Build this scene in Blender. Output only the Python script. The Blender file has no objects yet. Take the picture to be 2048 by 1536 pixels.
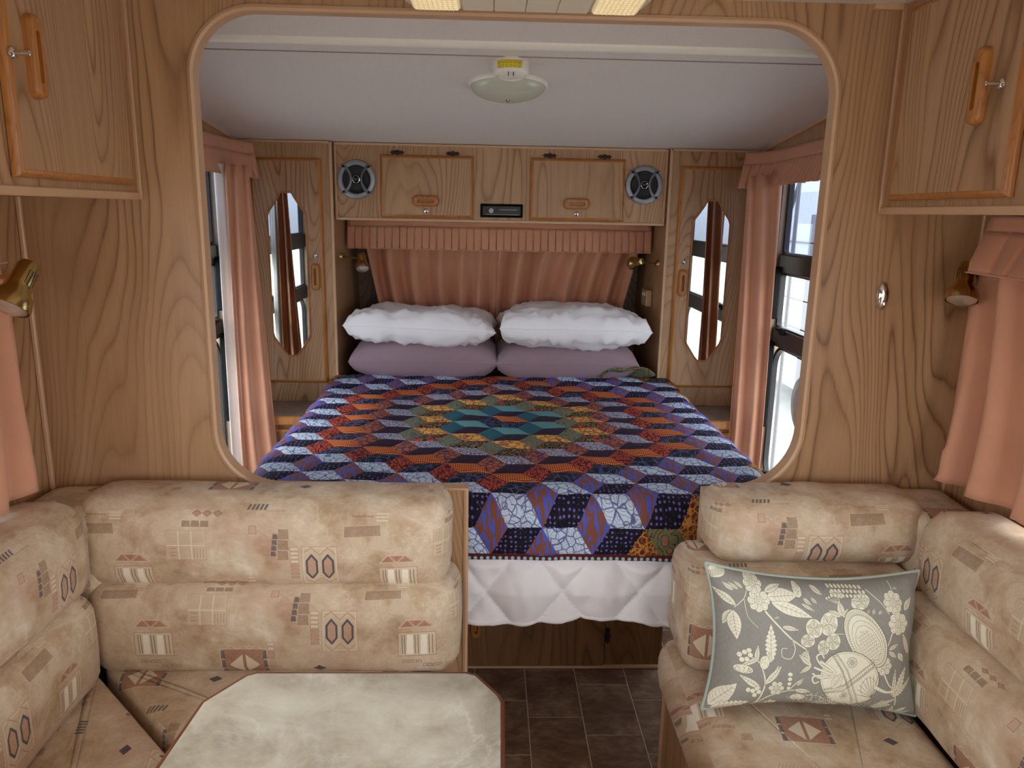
import bpy, math, random
import numpy as np
from mathutils import Matrix, Vector, noise as mn
random.seed(3)
S = bpy.context.scene
COL = S.collection
PI = math.pi

# ------------------------------------------------------------------ camera, world, exposure
F, CX, CY = 1520.0, 1024.0, 768.0
EYE = 1.5
_d = np.array([980 - CX, 425 - CY, F]); _d /= np.linalg.norm(_d)
_s = .0122
_x = np.array([1, _s, -(_d[0] + _d[1] * _s) / _d[2]]); _x /= np.linalg.norm(_x)
_z = np.cross(_x, _d)
if _z[1] > 0: _z = -_z
RM = np.array([_x, _d, _z])          # world = RM @ (right, down, forward)

def ray(u, v): return RM @ np.array([u - CX, v - CY, F])
def onY(u, v, y):                    # measured point of the photograph on the plane y
    r = ray(u, v); r = r * (y / r[1]); return Vector((r[0], r[1], r[2] + EYE))
def onX(u, v, x):
    r = ray(u, v); r = r * (x / r[0]); return Vector((r[0], r[1], r[2] + EYE))
def onZ(u, v, z):
    r = ray(u, v); r = r * ((z - EYE) / r[2]); return Vector((r[0], r[1], z))

cam = bpy.data.cameras.new('camera')
cam.sensor_width = 36.0; cam.lens = F / 2048 * 36; cam.clip_start = .02; cam.clip_end = 200
co = bpy.data.objects.new('camera', cam); COL.objects.link(co)
right = RM @ np.array([1, 0, 0]); up = RM @ np.array([0, -1, 0]); back = RM @ np.array([0, 0, -1])
co.matrix_world = Matrix(((right[0], up[0], back[0], 0), (right[1], up[1], back[1], 0),
                          (right[2], up[2], back[2], EYE), (0, 0, 0, 1)))
S.camera = co
S.view_settings.view_transform = 'Standard'; S.view_settings.look = 'None'
S.view_settings.gamma = 1; S.view_settings.use_curve_mapping = False
S.view_settings.exposure = 1.88
S.cycles.use_denoising = True
S.cycles.max_bounces = 10; S.cycles.diffuse_bounces = 6; S.cycles.glossy_bounces = 4
S.cycles.transparent_max_bounces = 12
S.cycles.sample_clamp_indirect = 6
S.cycles.caustics_reflective = False; S.cycles.caustics_refractive = False

W = bpy.data.worlds.new('overcast_sky'); S.world = W; W.use_nodes = True
nt = W.node_tree; nt.nodes.clear()
wo = nt.nodes.new('ShaderNodeOutputWorld'); bg = nt.nodes.new('ShaderNodeBackground')
tc = nt.nodes.new('ShaderNodeTexCoord'); sx = nt.nodes.new('ShaderNodeSeparateXYZ')
rp = nt.nodes.new('ShaderNodeValToRGB')
mr = nt.nodes.new('ShaderNodeMapRange'); mr.inputs[1].default_value = -1; mr.inputs[2].default_value = 1
nt.links.new(tc.outputs['Generated'], sx.inputs[0]); nt.links.new(sx.outputs[2], mr.inputs[0])
nt.links.new(mr.outputs[0], rp.inputs[0])
e = rp.color_ramp.elements
e[0].position = .48; e[0].color = (.50, .48, .45, 1); e[1].position = .54; e[1].color = (.93, .96, 1, 1)
bg.inputs[1].default_value = 1.55
nt.links.new(rp.outputs[0], bg.inputs[0]); nt.links.new(bg.outputs[0], wo.inputs[0])

sun = bpy.data.lights.new('sun', 'SUN'); sun.energy = .5; sun.angle = math.radians(3); sun.color = (1, .95, .86)
so = bpy.data.objects.new('sun', sun); COL.objects.link(so)
so.rotation_euler = Vector((.80, .12, -.62)).to_track_quat('-Z', 'Y').to_euler()

def portal(name, loc, rot, sx_, sy_):
    l = bpy.data.lights.new(name, 'AREA'); l.shape = 'RECTANGLE'; l.size = sx_; l.size_y = sy_
    l.cycles.is_portal = True
    o = bpy.data.objects.new(name, l); COL.objects.link(o); o.location = loc; o.rotation_euler = rot
XL, XR = -1.07, 1.165
portal('window_portal', (XR + .08, 2.6, 1.08), (0, PI / 2, 0), 1.3, .95)
portal('window_portal', (XL - .08, 2.6, 1.08), (0, -PI / 2, 0), 1.3, .95)
portal('window_portal', (XR + .08, .55, 1.2), (0, PI / 2, 0), .75, 1.75)
portal('window_portal', (XL - .08, .55, 1.2), (0, -PI / 2, 0), .75, 1.75)
portal('added_doorway_portal', (.70, -.85, .95), (-PI / 2, 0, PI), .5, 1.9)  # daylight portal at the invented doorway of the added back wall
portal('window_portal', (-.375, -.85, 1.225), (-PI / 2, 0, PI), .95, .45)  # same for that added wall's invented window

# ------------------------------------------------------------------ helpers: colour, nodes
def lin(c):
    c = c / 255.0
    return c / 12.92 if c <= .04045 else ((c + .055) / 1.055) ** 2.4
def rgb(r, g, b): return (lin(r), lin(g), lin(b), 1)

class Mat:
    def __init__(s, name, rough=.5, metal=0, spec=.5):
        s.m = bpy.data.materials.new(name); s.m.use_nodes = True
        s.t = s.m.node_tree; s.b = s.t.nodes['Principled BSDF']
        s.b.inputs['Roughness'].default_value = rough; s.b.inputs['Metallic'].default_value = metal
        s.b.inputs['Specular IOR Level'].default_value = spec
    def n(s, typ, *ins, out=0, **kw):
        nd = s.t.nodes.new('ShaderNode' + typ)
        for k, v in kw.items(): setattr(nd, k, v)
        for i, v in enumerate(ins):
            if v is None: continue
            if isinstance(v, tuple) and len(v) == 2 and isinstance(v[0], str): i, v = v
            if isinstance(v, bpy.types.NodeSocket): s.t.links.new(v, nd.inputs[i])
            else: nd.inputs[i].default_value = v
        return nd.outputs[out]
    def m_(s, op, a, b=0.0, c=None): return s.n('Math', a, b, *([] if c is None else [c]), operation=op)
    def mix(s, f, a, b):
        nd = s.t.nodes.new('ShaderNodeMix'); nd.data_type = 'RGBA'
        for i, v in ((0, f), (6, a), (7, b)):
            if isinstance(v, bpy.types.NodeSocket): s.t.links.new(v, nd.inputs[i])
            else: nd.inputs[i].default_value = v
        return nd.outputs[2]
    def ramp(s, f, *st, interp='LINEAR'):
        nd = s.t.nodes.new('ShaderNodeValToRGB'); r = nd.color_ramp; r.interpolation = interp
        while len(r.elements) < len(st): r.elements.new(.5)
        for e_, (p, c) in zip(r.elements, st):
            e_.position = p; e_.color = c if isinstance(c, tuple) else (c, c, c, 1)
        s.t.links.new(f, nd.inputs[0]); return nd.outputs[0]
    def vec(s, kind='Object', scale=(1, 1, 1), rnd=0, loc=(0, 0, 0)):
        tc_ = s.t.nodes.new('ShaderNodeTexCoord'); v = tc_.outputs[kind]
        if rnd:
            oi = s.t.nodes.new('ShaderNodeObjectInfo')
            k = s.m_('MULTIPLY', oi.outputs['Random'], rnd)
            v = s.n('VectorMath', v, s.n('CombineXYZ', k, k, k), operation='ADD')
        mp = s.t.nodes.new('ShaderNodeMapping'); mp.inputs['Scale'].default_value = scale
        mp.inputs['Location'].default_value = loc
        s.t.links.new(v, mp.inputs[0]); return mp.outputs[0]
    def noise(s, v, sc, det=2, rough=.5, dist=0, out=0):
        nd = s.t.nodes.new('ShaderNodeTexNoise'); s.t.links.new(v, nd.inputs['Vector'])
        nd.inputs['Scale'].default_value = sc; nd.inputs['Detail'].default_value = det
        nd.inputs['Roughness'].default_value = rough; nd.inputs['Distortion'].default_value = dist
        return nd.outputs[out]
    def vor(s, v, sc, feat='F1', out=0, rand=1.0):
        nd = s.t.nodes.new('ShaderNodeTexVoronoi'); nd.feature = feat; s.t.links.new(v, nd.inputs['Vector'])
        nd.inputs['Scale'].default_value = sc; nd.inputs['Randomness'].default_value = rand
        return nd.outputs[out]
    def col(s, v):
        i = s.b.inputs['Base Color']
        if isinstance(v, bpy.types.NodeSocket): s.t.links.new(v, i)
        else: i.default_value = v
        return s
    def bump(s, h, dist=.001, st=1.0):
        nd = s.t.nodes.new('ShaderNodeBump'); nd.inputs['Distance'].default_value = dist
        nd.inputs['Strength'].default_value = st
        s.t.links.new(h, nd.inputs['Height']); s.t.links.new(nd.outputs[0], s.b.inputs['Normal']); return s

def plain(name, c, rough=.5, metal=0, spec=.5, var=.06, sc=30):
    m = Mat(name, rough, metal, spec); v = m.vec()
    n_ = m.noise(v, sc, 3)
    k = m.ramp(n_, (.3, (1 - var,) * 3 + (1,)), (.7, (1,) * 3 + (1,)))
    nd = m.t.nodes.new('ShaderNodeMix'); nd.data_type = 'RGBA'; nd.blend_type = 'MULTIPLY'; nd.inputs[0].default_value = 1
    nd.inputs[6].default_value = c; m.t.links.new(k, nd.inputs[7]); m.col(nd.outputs[2]); return m.m

def wood(name, light, mid, dark, rough=.38, K=82, sc=1.9, zs=.17, rnd=7, fine=.42):
    """laminate with cathedral grain running along z: contour lines of a stretched noise field"""
    m = Mat(name, rough, 0, .45)
    v = m.vec('Object', (1, 1, zs), rnd)
    f = m.noise(v, sc, 2.0, .40, .45)
    f2 = m.noise(m.vec('Object', (1, 1, .30), rnd), 10, 1.5, .5)
    h = m.m_('ADD', m.m_('MULTIPLY', f, float(K)), m.m_('MULTIPLY', f2, 2.2))
    fr = m.m_('FRACT', h)
    ring = m.ramp(fr, (0, .60), (.12, .95), (.5, 1), (.78, .62), (.93, .10), (1, .60))
    fr2 = m.m_('FRACT', m.m_('MULTIPLY', h, .23))
    ring2 = m.ramp(fr2, (0, .82), (.3, 1), (.7, .78), (1, .82))
    g = m.m_('ADD', m.m_('MULTIPLY', m.noise(m.vec('Object', (1, 1, .022), rnd), 420, 2, .6), .6), m.m_('MULTIPLY', m.noise(m.vec('Object', (1, 1, .012), rnd), 110, 3, .6), .4))
    br = m.noise(m.vec('Object', (1, 1, .3), rnd), 2.6, 3, .5)
    fadew = m.ramp(m.noise(m.vec('Object', (1, 1, .25), rnd), 4, 2), (.35, .45), (.6, 1))
    ring = m.m_('SUBTRACT', 1.0, m.m_('MULTIPLY', m.m_('SUBTRACT', 1.0, ring), fadew))
    a = m.m_('MULTIPLY', ring, ring2)
    a = m.m_('ADD', m.m_('MULTIPLY', a, 1 - fine), m.m_('MULTIPLY', m.m_('SUBTRACT', g, .15), fine * 1.2))
    c = m.ramp(a, (.12, dark), (.5, mid), (.92, light))
    tone = m.ramp(br, (.35, (.84, .80, .76, 1)), (.65, (1.0, 1.0, 1.0, 1)))
    nd = m.t.nodes.new('ShaderNodeMix'); nd.data_type = 'RGBA'; nd.blend_type = 'MULTIPLY'; nd.inputs[0].default_value = 1
    m.t.links.new(c, nd.inputs[6]); m.t.links.new(tone, nd.inputs[7]); m.col(nd.outputs[2])
    m.bump(a, .0003, .5); return m.m

M = {}
M['wood'] = wood('oak_laminate', rgb(200, 162, 124), rgb(174, 135, 98), rgb(116, 78, 50))
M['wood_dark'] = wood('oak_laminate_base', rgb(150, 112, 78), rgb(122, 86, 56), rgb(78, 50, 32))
M['oak'] = wood('honey_oak', rgb(198, 138, 74), rgb(178, 116, 56), rgb(140, 84, 38), .3, 20, 14, .12, 3, .6)
M['edge'] = plain('beige_edge_tape', rgb(205, 166, 130), .35)
M['edge_dark'] = plain('table_edge', rgb(112, 62, 42), .22, var=.15)
M['white'] = plain('white_plastic', rgb(240, 237, 226), .35, var=.03)
M['black'] = plain('black_plastic', rgb(9, 9, 10), .5, 0, .15)
M['rubber'] = plain('dark_window_frame', rgb(44, 38, 38), .4)
M['alu'] = plain('bronze_aluminium', rgb(172, 152, 128), .4, .15)
M['chrome'] = plain('chrome', rgb(225, 225, 225), .08, 1, var=.01)
M['brass'] = plain('brass', rgb(186, 160, 100), .2, 1, var=.03)
M['bulb'] = plain('silver_bulb', rgb(215, 212, 208), .28, .8, var=.03)
M['antique'] = plain('antique_hinge', rgb(58, 42, 36), .5, .5)
M['silver'] = plain('silver_paint', rgb(150, 152, 156), .35, .4)
M['mirror'] = plain('mirror_glass', rgb(228, 232, 230), .015, 1, var=.0)
M['dark'] = plain('shadow_gap', rgb(30, 24, 20), .8)
M['yellow'] = plain('yellow_sticker', rgb(235, 214, 40), .5, var=.02)
M['ink'] = plain('ink', rgb(40, 40, 30), .6)

def fabric(name, c, sc=900, rough=.85, var=.10, big=.10):
    m = Mat(name, rough, 0, .2); v = m.vec()
    n1 = m.noise(m.vec('Object', (1, 1, 1)), sc, 2, .6); n2 = m.noise(v, 9, 3)
    k = m.m_('ADD', m.m_('MULTIPLY', m.m_('SUBTRACT', n1, .5), var * 2), m.m_('MULTIPLY', m.m_('SUBTRACT', n2, .5), big * 2))
    k = m.m_('ADD', k, 1.0)
    m.col(m.n('VectorMath', m.n('RGB'), m.n('CombineXYZ', k, k, k), operation='MULTIPLY'))
    for nd in m.t.nodes:
        if nd.type == 'RGB': nd.outputs[0].default_value = c
    m.b.inputs['Sheen Weight'].default_value = .15
    m.bump(n1, .0004, .5); return m.m
M['curtain'] = fabric('salmon_curtain', rgb(206, 150, 120))
M['cotton'] = fabric('white_cotton', rgb(242, 241, 244), 700, var=.04, big=.03)
M['mauve'] = fabric('mauve_cotton', rgb(152, 128, 137), 700, var=.06, big=.05)
M['lining'] = fabric('curtain_lining', rgb(236, 232, 226), 700, var=.03)

m = Mat('textured_ceiling_vinyl', .7); v = m.vec()
n1 = m.noise(v, 330, 3, .6)
m.col(m.ramp(n1, (.3, rgb(216, 209, 202)), (.7, rgb(232, 225, 218)))).bump(n1, .0012, .6); M['ceiling'] = m.m

m = Mat('stone_tile_vinyl', .42); v = m.vec('Object', (1, 1, 1), 9)
n1 = m.noise(v, 7, 6, .62, 1.2); n2 = m.noise(m.vec('Object', (1, 2.6, 1), 9), 22, 5, .7, .8)
c = m.ramp(m.m_('ADD', m.m_('MULTIPLY', n1, .6), m.m_('MULTIPLY', n2, .4)), (.34, rgb(84, 60, 44)), (.5, rgb(118, 90, 70)), (.6, rgb(146, 118, 96)), (.72, rgb(178, 150, 128)))
m.col(c).bump(n2, .0006, .4); M['tile'] = m.m
M['grout'] = plain('grout', rgb(206, 182, 160), .8)

m = Mat('marble_laminate', .22); v = m.vec('Object', (1, 1, 1))
n1 = m.noise(v, 7, 8, .66, .3); n2 = m.noise(v, 5, 6, .6, .5)
vein = m.ramp(m.m_('ABSOLUTE', m.m_('SUBTRACT', n2, .5)), (0, 1), (.012, .35), (.04, 0))
c = m.ramp(n1, (.32, rgb(148, 138, 120)), (.48, rgb(176, 167, 149)), (.68, rgb(198, 191, 175)))
m.col(m.mix(m.m_('MULTIPLY', m.m_('MULTIPLY', vein, .42), m.ramp(m.noise(v, 4, 2), (.45, .1), (.6, 1))), c, rgb(226, 222, 212))); M['marble'] = m.m
m = Mat('bedside_laminate', .3); v = m.vec(); n1 = m.noise(v, 30, 5, .6)
m.col(m.ramp(n1, (.3, rgb(120, 108, 98)), (.7, rgb(150, 138, 124)))); M['bedtop'] = m.m

m = Mat('frosted_dome', .18); m.col(rgb(198, 202, 184)); m.b.inputs['Subsurface Weight'].default_value = 0
M['dome'] = m.m
m = Mat('lit_prismatic_lens', .3); v = m.vec()
b = m.vor(v, 90, 'F1', 0, 0); m.col(rgb(235, 225, 195)).bump(b, .004, 1)
m.b.inputs['Emission Color'].default_value = rgb(255, 226, 170); m.b.inputs['Emission Strength'].default_value = .07
M['lens'] = m.m
m = Mat('window_glass', .0); g = m.t.nodes.new('ShaderNodeBsdfGlossy'); g.inputs['Roughness'].default_value = .0
tr = m.t.nodes.new('ShaderNodeBsdfTransparent'); tr.inputs[0].default_value = (.92, .95, .97, 1)
fz = m.t.nodes.new('ShaderNodeLayerWeight'); fo = m.m_('ADD', m.m_('MULTIPLY', m.m_('POWER', fz.outputs[1], 5.0), .5), .03)
mx = m.t.nodes.new('ShaderNodeMixShader'); m.t.links.new(fo, mx.inputs[0])
m.t.links.new(tr.outputs[0], mx.inputs[1]); m.t.links.new(g.outputs[0], mx.inputs[2])
m.t.links.new(mx.outputs[0], m.t.nodes['Material Output'].inputs[0]); M['glass'] = m.m
m = Mat('tinted_window_glass', .0); g = m.t.nodes.new('ShaderNodeBsdfGlossy'); g.inputs['Roughness'].default_value = .0
tr = m.t.nodes.new('ShaderNodeBsdfTransparent'); tr.inputs[0].default_value = (.50, .54, .62, 1)
fz = m.t.nodes.new('ShaderNodeLayerWeight'); fo = m.m_('ADD', m.m_('MULTIPLY', m.m_('POWER', fz.outputs[1], 5.0), .6), .05)
mx = m.t.nodes.new('ShaderNodeMixShader'); m.t.links.new(fo, mx.inputs[0])
m.t.links.new(tr.outputs[0], mx.inputs[1]); m.t.links.new(g.outputs[0], mx.inputs[2])
m.t.links.new(mx.outputs[0], m.t.nodes['Material Output'].inputs[0]); M['glass_tint'] = m.m

# ------------------------------------------------------------------ printed fabrics painted with numpy
class Art:
    def __init__(s, w, h, bgc=(0, 0, 0), a=0.0):
        s.w, s.h = w, h; s.p = np.zeros((h, w, 4), np.float32)
        s.p[..., :3] = [lin(c) for c in bgc]; s.p[..., 3] = a
    def _put(s, x0, y0, mask, c, a):      # wraps in x and y
        h, w = mask.shape
        ys = (np.arange(y0, y0 + h)) % s.h; xs = (np.arange(x0, x0 + w)) % s.w
        sub = s.p[np.ix_(ys, xs)]; k = (mask * a)[..., None]
        cc = np.array([lin(q) for q in c], np.float32)
        sub[..., :3] = sub[..., :3] * (1 - k) + cc * k
        sub[..., 3] = np.maximum(sub[..., 3], k[..., 0] + sub[..., 3] * (1 - k[..., 0]))
        s.p[np.ix_(ys, xs)] = sub
    def poly(s, pts, c, a=1.0, rough=0.0):
        P = np.array(pts, float); x0, y0 = np.floor(P.min(0)).astype(int) - 1; x1, y1 = np.ceil(P.max(0)).astype(int) + 2
        yy, xx = np.mgrid[y0:y1, x0:x1] + .5; ins = np.zeros(xx.shape, bool); n_ = len(P)
        for i in range(n_):
            ax, ay = P[i]; bx, by = P[(i + 1) % n_]
            if ay == by: continue
            cnd = ((ay > yy) != (by > yy)) & (xx < (bx - ax) * (yy - ay) / (by - ay) + ax); ins ^= cnd
        k = ins.astype(np.float32)
        if rough: k *= 1 - rough * (np.random.rand(*k.shape) > .5)
        s._put(x0, y0, k, c, a)
    def line(s, pts, wd, c, a=1.0, taper=0, closed=False, rough=0.0):
        P = [tuple(map(float, q)) for q in pts]
        if closed: P.append(P[0])
        A = np.array(P); r = wd / 2 + 1.5
        x0, y0 = np.floor(A.min(0) - r).astype(int); x1, y1 = np.ceil(A.max(0) + r).astype(int) + 1
        yy, xx = np.mgrid[y0:y1, x0:x1] + .5; best = np.full(xx.shape, 1e9)
        n_ = len(P) - 1
        for i in range(n_):
            ax, ay = P[i]; dx, dy = P[i + 1][0] - ax, P[i + 1][1] - ay; L = dx * dx + dy * dy + 1e-9
            t_ = np.clip(((xx - ax) * dx + (yy - ay) * dy) / L, 0, 1)
            d_ = np.hypot(xx - ax - t_ * dx, yy - ay - t_ * dy)
            if taper: d_ = d_ + (wd / 2) * taper * ((i + t_) / n_)
            best = np.minimum(best, d_)
        k = np.clip(wd / 2 + .5 - best, 0, 1).astype(np.float32)
        if rough: k *= 1 - rough * (np.random.rand(*k.shape) > .5)
        s._put(x0, y0, k, c, a)
    def halo(s, cx, cy, rx, ry, c, a):
        x0, y0 = int(cx - 2 * rx), int(cy - 2 * ry)
        yy, xx = np.mgrid[y0:int(cy + 2 * ry), x0:int(cx + 2 * rx)]
        k = np.exp(-((xx - cx) / rx) ** 2 - ((yy - cy) / ry) ** 2)
        gr = np.random.rand(k.shape[0] // 8 + 2, k.shape[1] // 8 + 2)
        gr = np.kron(gr, np.ones((8, 8)))[:k.shape[0], :k.shape[1]]
        s._put(x0, y0, (k * (.45 + .75 * gr)).clip(0, 1).astype(np.float32), c, a)
    def image(s, name):
        im = bpy.data.images.new(name, s.w, s.h, alpha=True, float_buffer=False)
        im.colorspace_settings.name = 'sRGB'; im.alpha_mode = 'CHANNEL_PACKED'
        q = s.p[::-1].copy(); c = q[..., :3]
        q[..., :3] = np.where(c <= .0031308, c * 12.92, 1.055 * np.maximum(c, 1e-6) ** (1 / 2.4) - .055)
        im.pixels.foreach_set(q.ravel()); im.update(); im.pack(); return im

# upholstery print: units are pixels of the photo (881 per metre); repeat 524 x 300
Kp = 2.0
RW, RH = 524, 300
A = Art(int(RW * Kp), int(RH * Kp), (190, 165, 135), 0)
NAVY, RED, BRN, CRM, PINK = (52, 60, 78), (150, 84, 66), (122, 92, 74), (232, 218, 190), (196, 150, 130)
def T(pts): return [((x - 228) * Kp, (y - 975) * Kp) for x, y in pts]
def rct(x0, y0, x1, y1, sk=0): return [(x0, y0), (x1, y0 - sk), (x1 + 1, y1 - sk), (x0 - 1, y1)]
for cx_, cy_, rx_, ry_, a_ in ((262, 1105, 42, 16, .5), (312, 1150, 16, 30, .5), (378, 1108, 45, 10, .35), (395, 1000, 40, 10, .3), (440, 1180, 52, 44, .4),
                               (590, 1100, 14, 42, .3), (680, 1110, 16, 40, .42), (678, 1055, 20, 20, .45), (552, 990, 30, 8, .4), (592, 1205, 18, 14, .5), (655, 1170, 30, 10, .35), (700, 1020, 20, 6, .3)):
    A.halo((cx_ - 228) * Kp, (cy_ - 975) * Kp, rx_ * Kp, ry_ * Kp, (168, 96, 70), a_)
def outl(x0, y0, x1, y1, c, w_=1.2, sk=0): A.line(T(rct(x0, y0, x1, y1, sk)), w_ * Kp, c, .9, closed=True, rough=.2)
# hatch, diamonds, brown squares, grid block
for i in range(12): A.line(T([(370 + i * 6, 1003), (375 + i * 6, 992)]), 1.2 * Kp, RED, .7, rough=.3)
for x_ in (396, 416, 437): A.poly(T([(x_ - 9, 1011), (x_, 1005), (x_ + 9, 1011), (x_, 1017)]), RED, .75, .3); A.line(T([(x_ - 9, 1011), (x_, 1005), (x_ + 9, 1011), (x_, 1017)]), Kp, (120, 60, 50), .8, closed=True)
for i in range(3): A.poly(T(rct(369 + i * 18, 1024, 384 + i * 18, 1036)), BRN, .9, .35)
A.poly(T(rct(337, 1044, 413, 1104)), CRM, .55, .3); outl(337, 1044, 413, 1104, PINK, 1.4)
for x_ in (361, 386): A.line(T([(x_, 1044), (x_, 1104)]), 1.6 * Kp, CRM, .9)
A.line(T([(337, 1074), (413, 1074)]), 1.6 * Kp, CRM, .9)
for x_, y_ in ((349, 1058), (399, 1058), (374, 1059), (374, 1088)): A.poly(T(rct(x_ - 10, y_ - 11, x_ + 10, y_ + 11)), (176, 148, 116), .5, .6)
for i in range(4): A.line(T([(391 + i * 6, 1080), (390 + i * 6, 1100)]), 1.6 * Kp, RED, .7, rough=.3)
for y_ in (1080, 1088, 1095): A.line(T([(344, y_), (355, y_)]), 2.4 * Kp, RED, .7, rough=.3)
# red triangles + barred window
A.line(T([(230, 1111), (246, 1094), (290, 1094), (302, 1109), (230, 1111)]), 1.3 * Kp, CRM, .8)
for p_ in ([(234, 1109), (247, 1096), (259, 1109)], [(251, 1096), (276, 1096), (264, 1108)], [(268, 1109), (281, 1096), (295, 1108)]):
    A.poly(T(p_), RED, .8, .35); A.line(T(p_), Kp, (196, 140, 120), .9, closed=True)
A.poly(T(rct(229, 1122, 304, 1174, 2)), CRM, .7, .2); outl(229, 1122, 304, 1174, (170, 110, 84), 1.4, 2)
A.poly(T(rct(246, 1126, 258, 1170)), (246, 238, 220), .9); A.poly(T(rct(274, 1126, 286, 1170)), (246, 238, 220), .9)
for x_ in (236, 241, 262, 268, 290, 297): A.line(T([(x_, 1127), (x_ + 1, 1168)]), 1.7 * Kp, (92, 76, 66), .9, rough=.2)
for k_, (bx, by) in enumerate(((236, 1184), (277, 1194))):
    for i in range(4): A.line(T(rct(bx + 2 + i * 10, by, bx + 8 + i * 10, by + 6)), 1.5 * Kp, BRN, .85, closed=True)
# diamond block
A.poly(T(rct(404, 1158, 482, 1228)), RED, .8, .25)
for d_ in (-1, 1): A.poly(T([(443 + 3 * d_, 1170), (443 + 30 * d_, 1195), (443 + 3 * d_, 1222)]), CRM, .92, .1)
for i in range(3): A.poly(T([(406 + i * 25, 1158), (418 + i * 25, 1150), (430 + i * 25, 1158)]), PINK, .8, .2); A.line(T([(406 + i * 25, 1158), (418 + i * 25, 1150), (430 + i * 25, 1158)]), 1.2 * Kp, CRM, .8)
for x_ in (401, 485):
    for y_ in (1160, 1184, 1208): A.poly(T(rct(x_ - 3, y_, x_ + 3, y_ + 20)), NAVY, .9, .2)
outl(396, 1157, 490, 1230, CRM, 1)
def ladder(x0, y0, n_, w_, hgt, c1=CRM):
    for i in range(n_):
        A.poly(T(rct(x0, y0 + i * hgt, x0 + w_, y0 + (i + .7) * hgt)), c1 if i < n_ / 2 else PINK, .85, .1); outl(x0, y0 + i * hgt, x0 + w_, y0 + (i + .7) * hgt, RED if i < n_ / 2 else BRN, .8)
ladder(492, 1142, 4, 12, 10); ladder(579, 1077, 8, 15, 9)
for i in range(4): A.poly(T(rct(545 - i * 1.5, 1050 + i * 12, 554 - i * 1.5, 1060 + i * 12)), NAVY, .92, .2)
for i in range(3): A.poly(T(rct(556 - i, 1040 + i * 22, 576 - i, 1060 + i * 22)), BRN, .85, .45)
# double hexagon frame
A.poly(T(rct(604, 1078, 668, 1160)), CRM, .5, .3); outl(604, 1078, 668, 1160, CRM, 1.8); outl(601, 1075, 671, 1163, PINK, 1)
for k_ in (-1, 1):
    y0_ = 1119 - k_ * 34
    A.line(T([(606, y0_ + 4 * k_ - 2), (620, y0_ - 8 * k_), (637, y0_ + 8 * k_), (652, y0_ - 8 * k_), (667, y0_ + 6 * k_)]), 2 * Kp, (186, 128, 96), .8)
for x_ in (620, 652):
    hx = [(x_, 1093), (x_ + 10, 1106), (x_ + 10, 1132), (x_, 1145), (x_ - 10, 1132), (x_ - 10, 1106)]
    A.poly(T(hx), (176, 124, 100), .85, .4); A.line(T(hx), 4.2 * Kp, NAVY, .95, closed=True, rough=.12)
for i in range(8): A.line(T([(634, 1096 + i * 6), (639, 1096 + i * 6)]), Kp, RED, .5)
# brown block, stripes, small things
A.poly(T(rct(686, 1034, 757, 1056, 3)), (134, 104, 84), .85, .45); outl(685, 1033, 757, 1056, CRM, .9, 3)
for i in range(3): A.poly(T(rct(749, 1009 + i * 6, 772, 1012 + i * 6)), CRM, .85, .1)
for i in range(7): A.line(T([(702 + i * 6, 1015), (705 + i * 6, 1015)]), 2.4 * Kp, RED, .8)
for i in range(5): A.poly(T([(492 + i * 8, 1004), (496 + i * 8, 988), (501 + i * 8, 988), (497 + i * 8, 1004)]), NAVY, .92, .2)
for i in range(3): A.line(T([(534, 990 + i * 5), (572, 990 + i * 5)]), 1.8 * Kp, CRM, .7, rough=.3)
A.line(T([(530, 1006), (568, 1006)]), 2 * Kp, RED, .7, rough=.4)
A.poly(T(rct(499, 1034, 512, 1050)), PINK, .7, .3); outl(499, 1034, 512, 1050, RED, 1)
A.poly(T([(578, 1206), (592, 1196), (606, 1206), (592, 1217)]), NAVY, .95, .1); A.line(T([(576, 1206), (592, 1193), (608, 1206)]), 1.5 * Kp, CRM, .8)
outl(325, 1215, 342, 1232, RED, 1.2); A.poly(T(rct(326, 1216, 341, 1231)), (110, 80, 74), .7, .4)
upho_img = A.image('upholstery_print')

m = Mat('printed_upholstery', .75, 0, .25)
uv = m.vec('UV'); it = m.t.nodes.new('ShaderNodeTexImage'); it.image = upho_img
mp = m.t.nodes.new('ShaderNodeMapping'); mp.inputs['Scale'].default_value = (881 / RW, 881 / RH, 1)
m.t.links.new(uv, mp.inputs[0]); m.t.links.new(mp.outputs[0], it.inputs[0])
n1 = m.noise(uv, 8, 8, .70, .15); n2 = m.noise(uv, 8, 8, .66, .3); n3 = m.noise(uv, 3.2, 3, .5)
c = m.ramp(n1, (.30, rgb(158, 130, 100)), (.44, rgb(192, 167, 136)), (.56, rgb(210, 190, 163)), (.68, rgb(230, 217, 197)))
c = m.mix(m.ramp(n3, (.50, 0), (.72, .55)), c, rgb(184, 136, 114))
vein = m.ramp(m.m_('ABSOLUTE', m.m_('SUBTRACT', n2, .5)), (0, .5), (.012, .2), (.04, 0))
vein = m.m_('MULTIPLY', vein, m.ramp(m.noise(uv, 5, 3), (.42, .1), (.6, 1)))
c = m.mix(vein, c, rgb(232, 218, 194))
c = m.mix(it.outputs['Alpha'], c, it.outputs['Color'])
wv = m.noise(uv, 700, 2, .6); m.col(c); m.bump(wv, .0004, .5); m.b.inputs['Sheen Weight'].default_value = .1
M['uphol'] = m.m

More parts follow.
